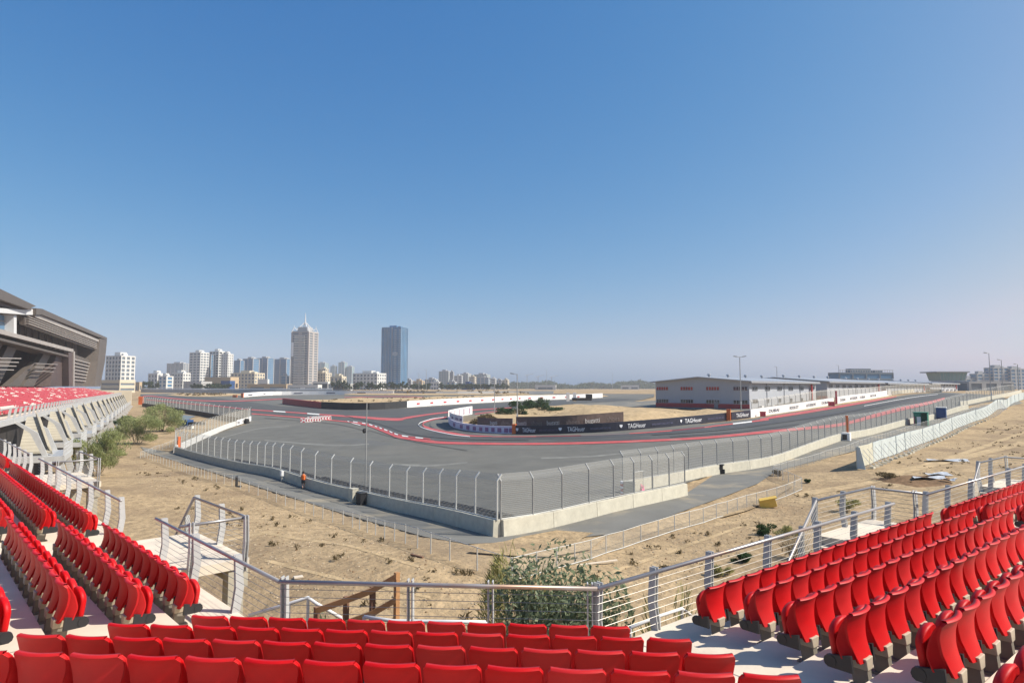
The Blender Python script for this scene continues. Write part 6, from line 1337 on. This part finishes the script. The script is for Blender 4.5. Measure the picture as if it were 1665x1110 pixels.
bx('cable_cabinet', 'orange cabinet at the far end of the shaded wall', 'cabinet', 290, 733, [('case', 'orange', [(0,0,1.6,.9,.6,2.0)]), ('notice', 'white', [(.1,-.33,2.2,.5,.04,.5)])], R(-40))
bx('container', 'blue box with a dark tarp beyond the white return wall at left', 'container', 302, 696, [('case', 'blue', [(0,0,1.5,3.0,2,1.6)]), ('base', 'white', [(0,0,.35,3.2,2.1,.7)]), ('tarp', 'black', [(3.6,0,1.4,4.2,1.4,.7)])], R(-20))
for k, (u, v, w_, d_, rz, lab) in enumerate([(1538,748,4.6,1.7,-12,'pale sheet lying flat on the sand behind the landing, farthest of the debris'),(1521,772,2.7,1.2,10,'white sheet lying on another by the dark dirt patch'),(1508,779,3.2,.9,2,'white sheet underneath, beside the dark dirt patch'),(1540,783,1.2,.5,-20,'small scrap of sheet near the right landing')]):
    p = GP(u, v); mb = MB(); a = R(rz); cs, sn = math.cos(a), math.sin(a); P = []
    for i in range(6):
        row = []
        for j in range(4):
            x, y = (i/5-.5)*w_+(.3 if j > 1 else 0), (j/3-.5)*d_*(1+.3*(i % 2)); row.append((p[0]+x*cs-y*sn, p[1]+x*sn+y*cs, p[2]+.16+.12*math.sin(i*1.1+j)+.06*k))
        P.append(row)
    mb.grid(P); mb.grid([[(x, y, z-.03) for x, y, z in r][::-1] for r in P]); tag(mb.build('loose_sheet', M['sheet']), lab, 'sheet', 'loose sheets on the sand')
for u, v, l, rz, lab in [(678,901,.9,-40,'thin dark stick on the sand near the low fence'),(960,915,3.4,24,'long pale plank lying on the sand below the low fence'),(485,935,.4,30,'white stone block on the sand left of the timber handrail')]:
    p = GP(u, v); mb = MB(); mb.box((p[0], p[1], p[2]+.06), (l, .12 if l > .5 else .25, .08), R(rz)); tag(mb.build('debris', M['rust'] if 'dark' in lab else M['deck'], bevel=.01), lab, 'debris')
bx('parked_machine', 'dark low vehicle with white drums on the crest of the infield mound', 'vehicle', 946, 660, [('chassis', 'black', [(0,0,.9,7,2.4,1.0)]), ('drum', 'white', [(-5,0,1.7,1.1,1.1,3.2),(-2.6,0,1.7,1.1,1.1,3.2)]), ('cab', 'black', [(2.6,0,1.9,2.2,2.2,1.6)])], 0, 1.6)
bx('service_building', 'long low grey shelter with white wall far beyond the mound', 'building', 932, 647, [('roof', 'bgrey', [(0,0,2.5,22,4,.4)]), ('wall', 'bcream', [(1,1,1.2,18,2,2.4)]), ('column', 'bgrey', [(-10,-1,1.2,1,1,2.4),(-3,-1.5,1.2,1,1,2.4),(10,-1,1.2,1,1,2.4)])], R(-2))
# ------------------------------------------------------------------ haze
mb = MB(); _x1, _y0, _y1 = float(xs[-1])+20, float(ys[0])-20, float(ys[-1])+20; mb.box((0, (_y0+_y1)/2, (190+float(ZZ.min())-1)/2), (2*_x1, _y1-_y0, 191-float(ZZ.min()))); hz = mb.build('haze', [])
hm = bpy.data.materials.new('haze'); hm.use_nodes = True; nt = hm.node_tree; nt.nodes.remove(nt.nodes['Principled BSDF'])
pv = nt.nodes.new('ShaderNodeVolumePrincipled'); pv.inputs['Color'].default_value = (.80, .84, .92, 1); pv.inputs['Density'].default_value = .00018; pv.inputs['Anisotropy'].default_value = .0
nt.links.new(pv.outputs[0], nt.nodes['Material Output'].inputs['Volume']); hz.data.materials.append(hm); tag(hz, None, None, None, 'stuff')
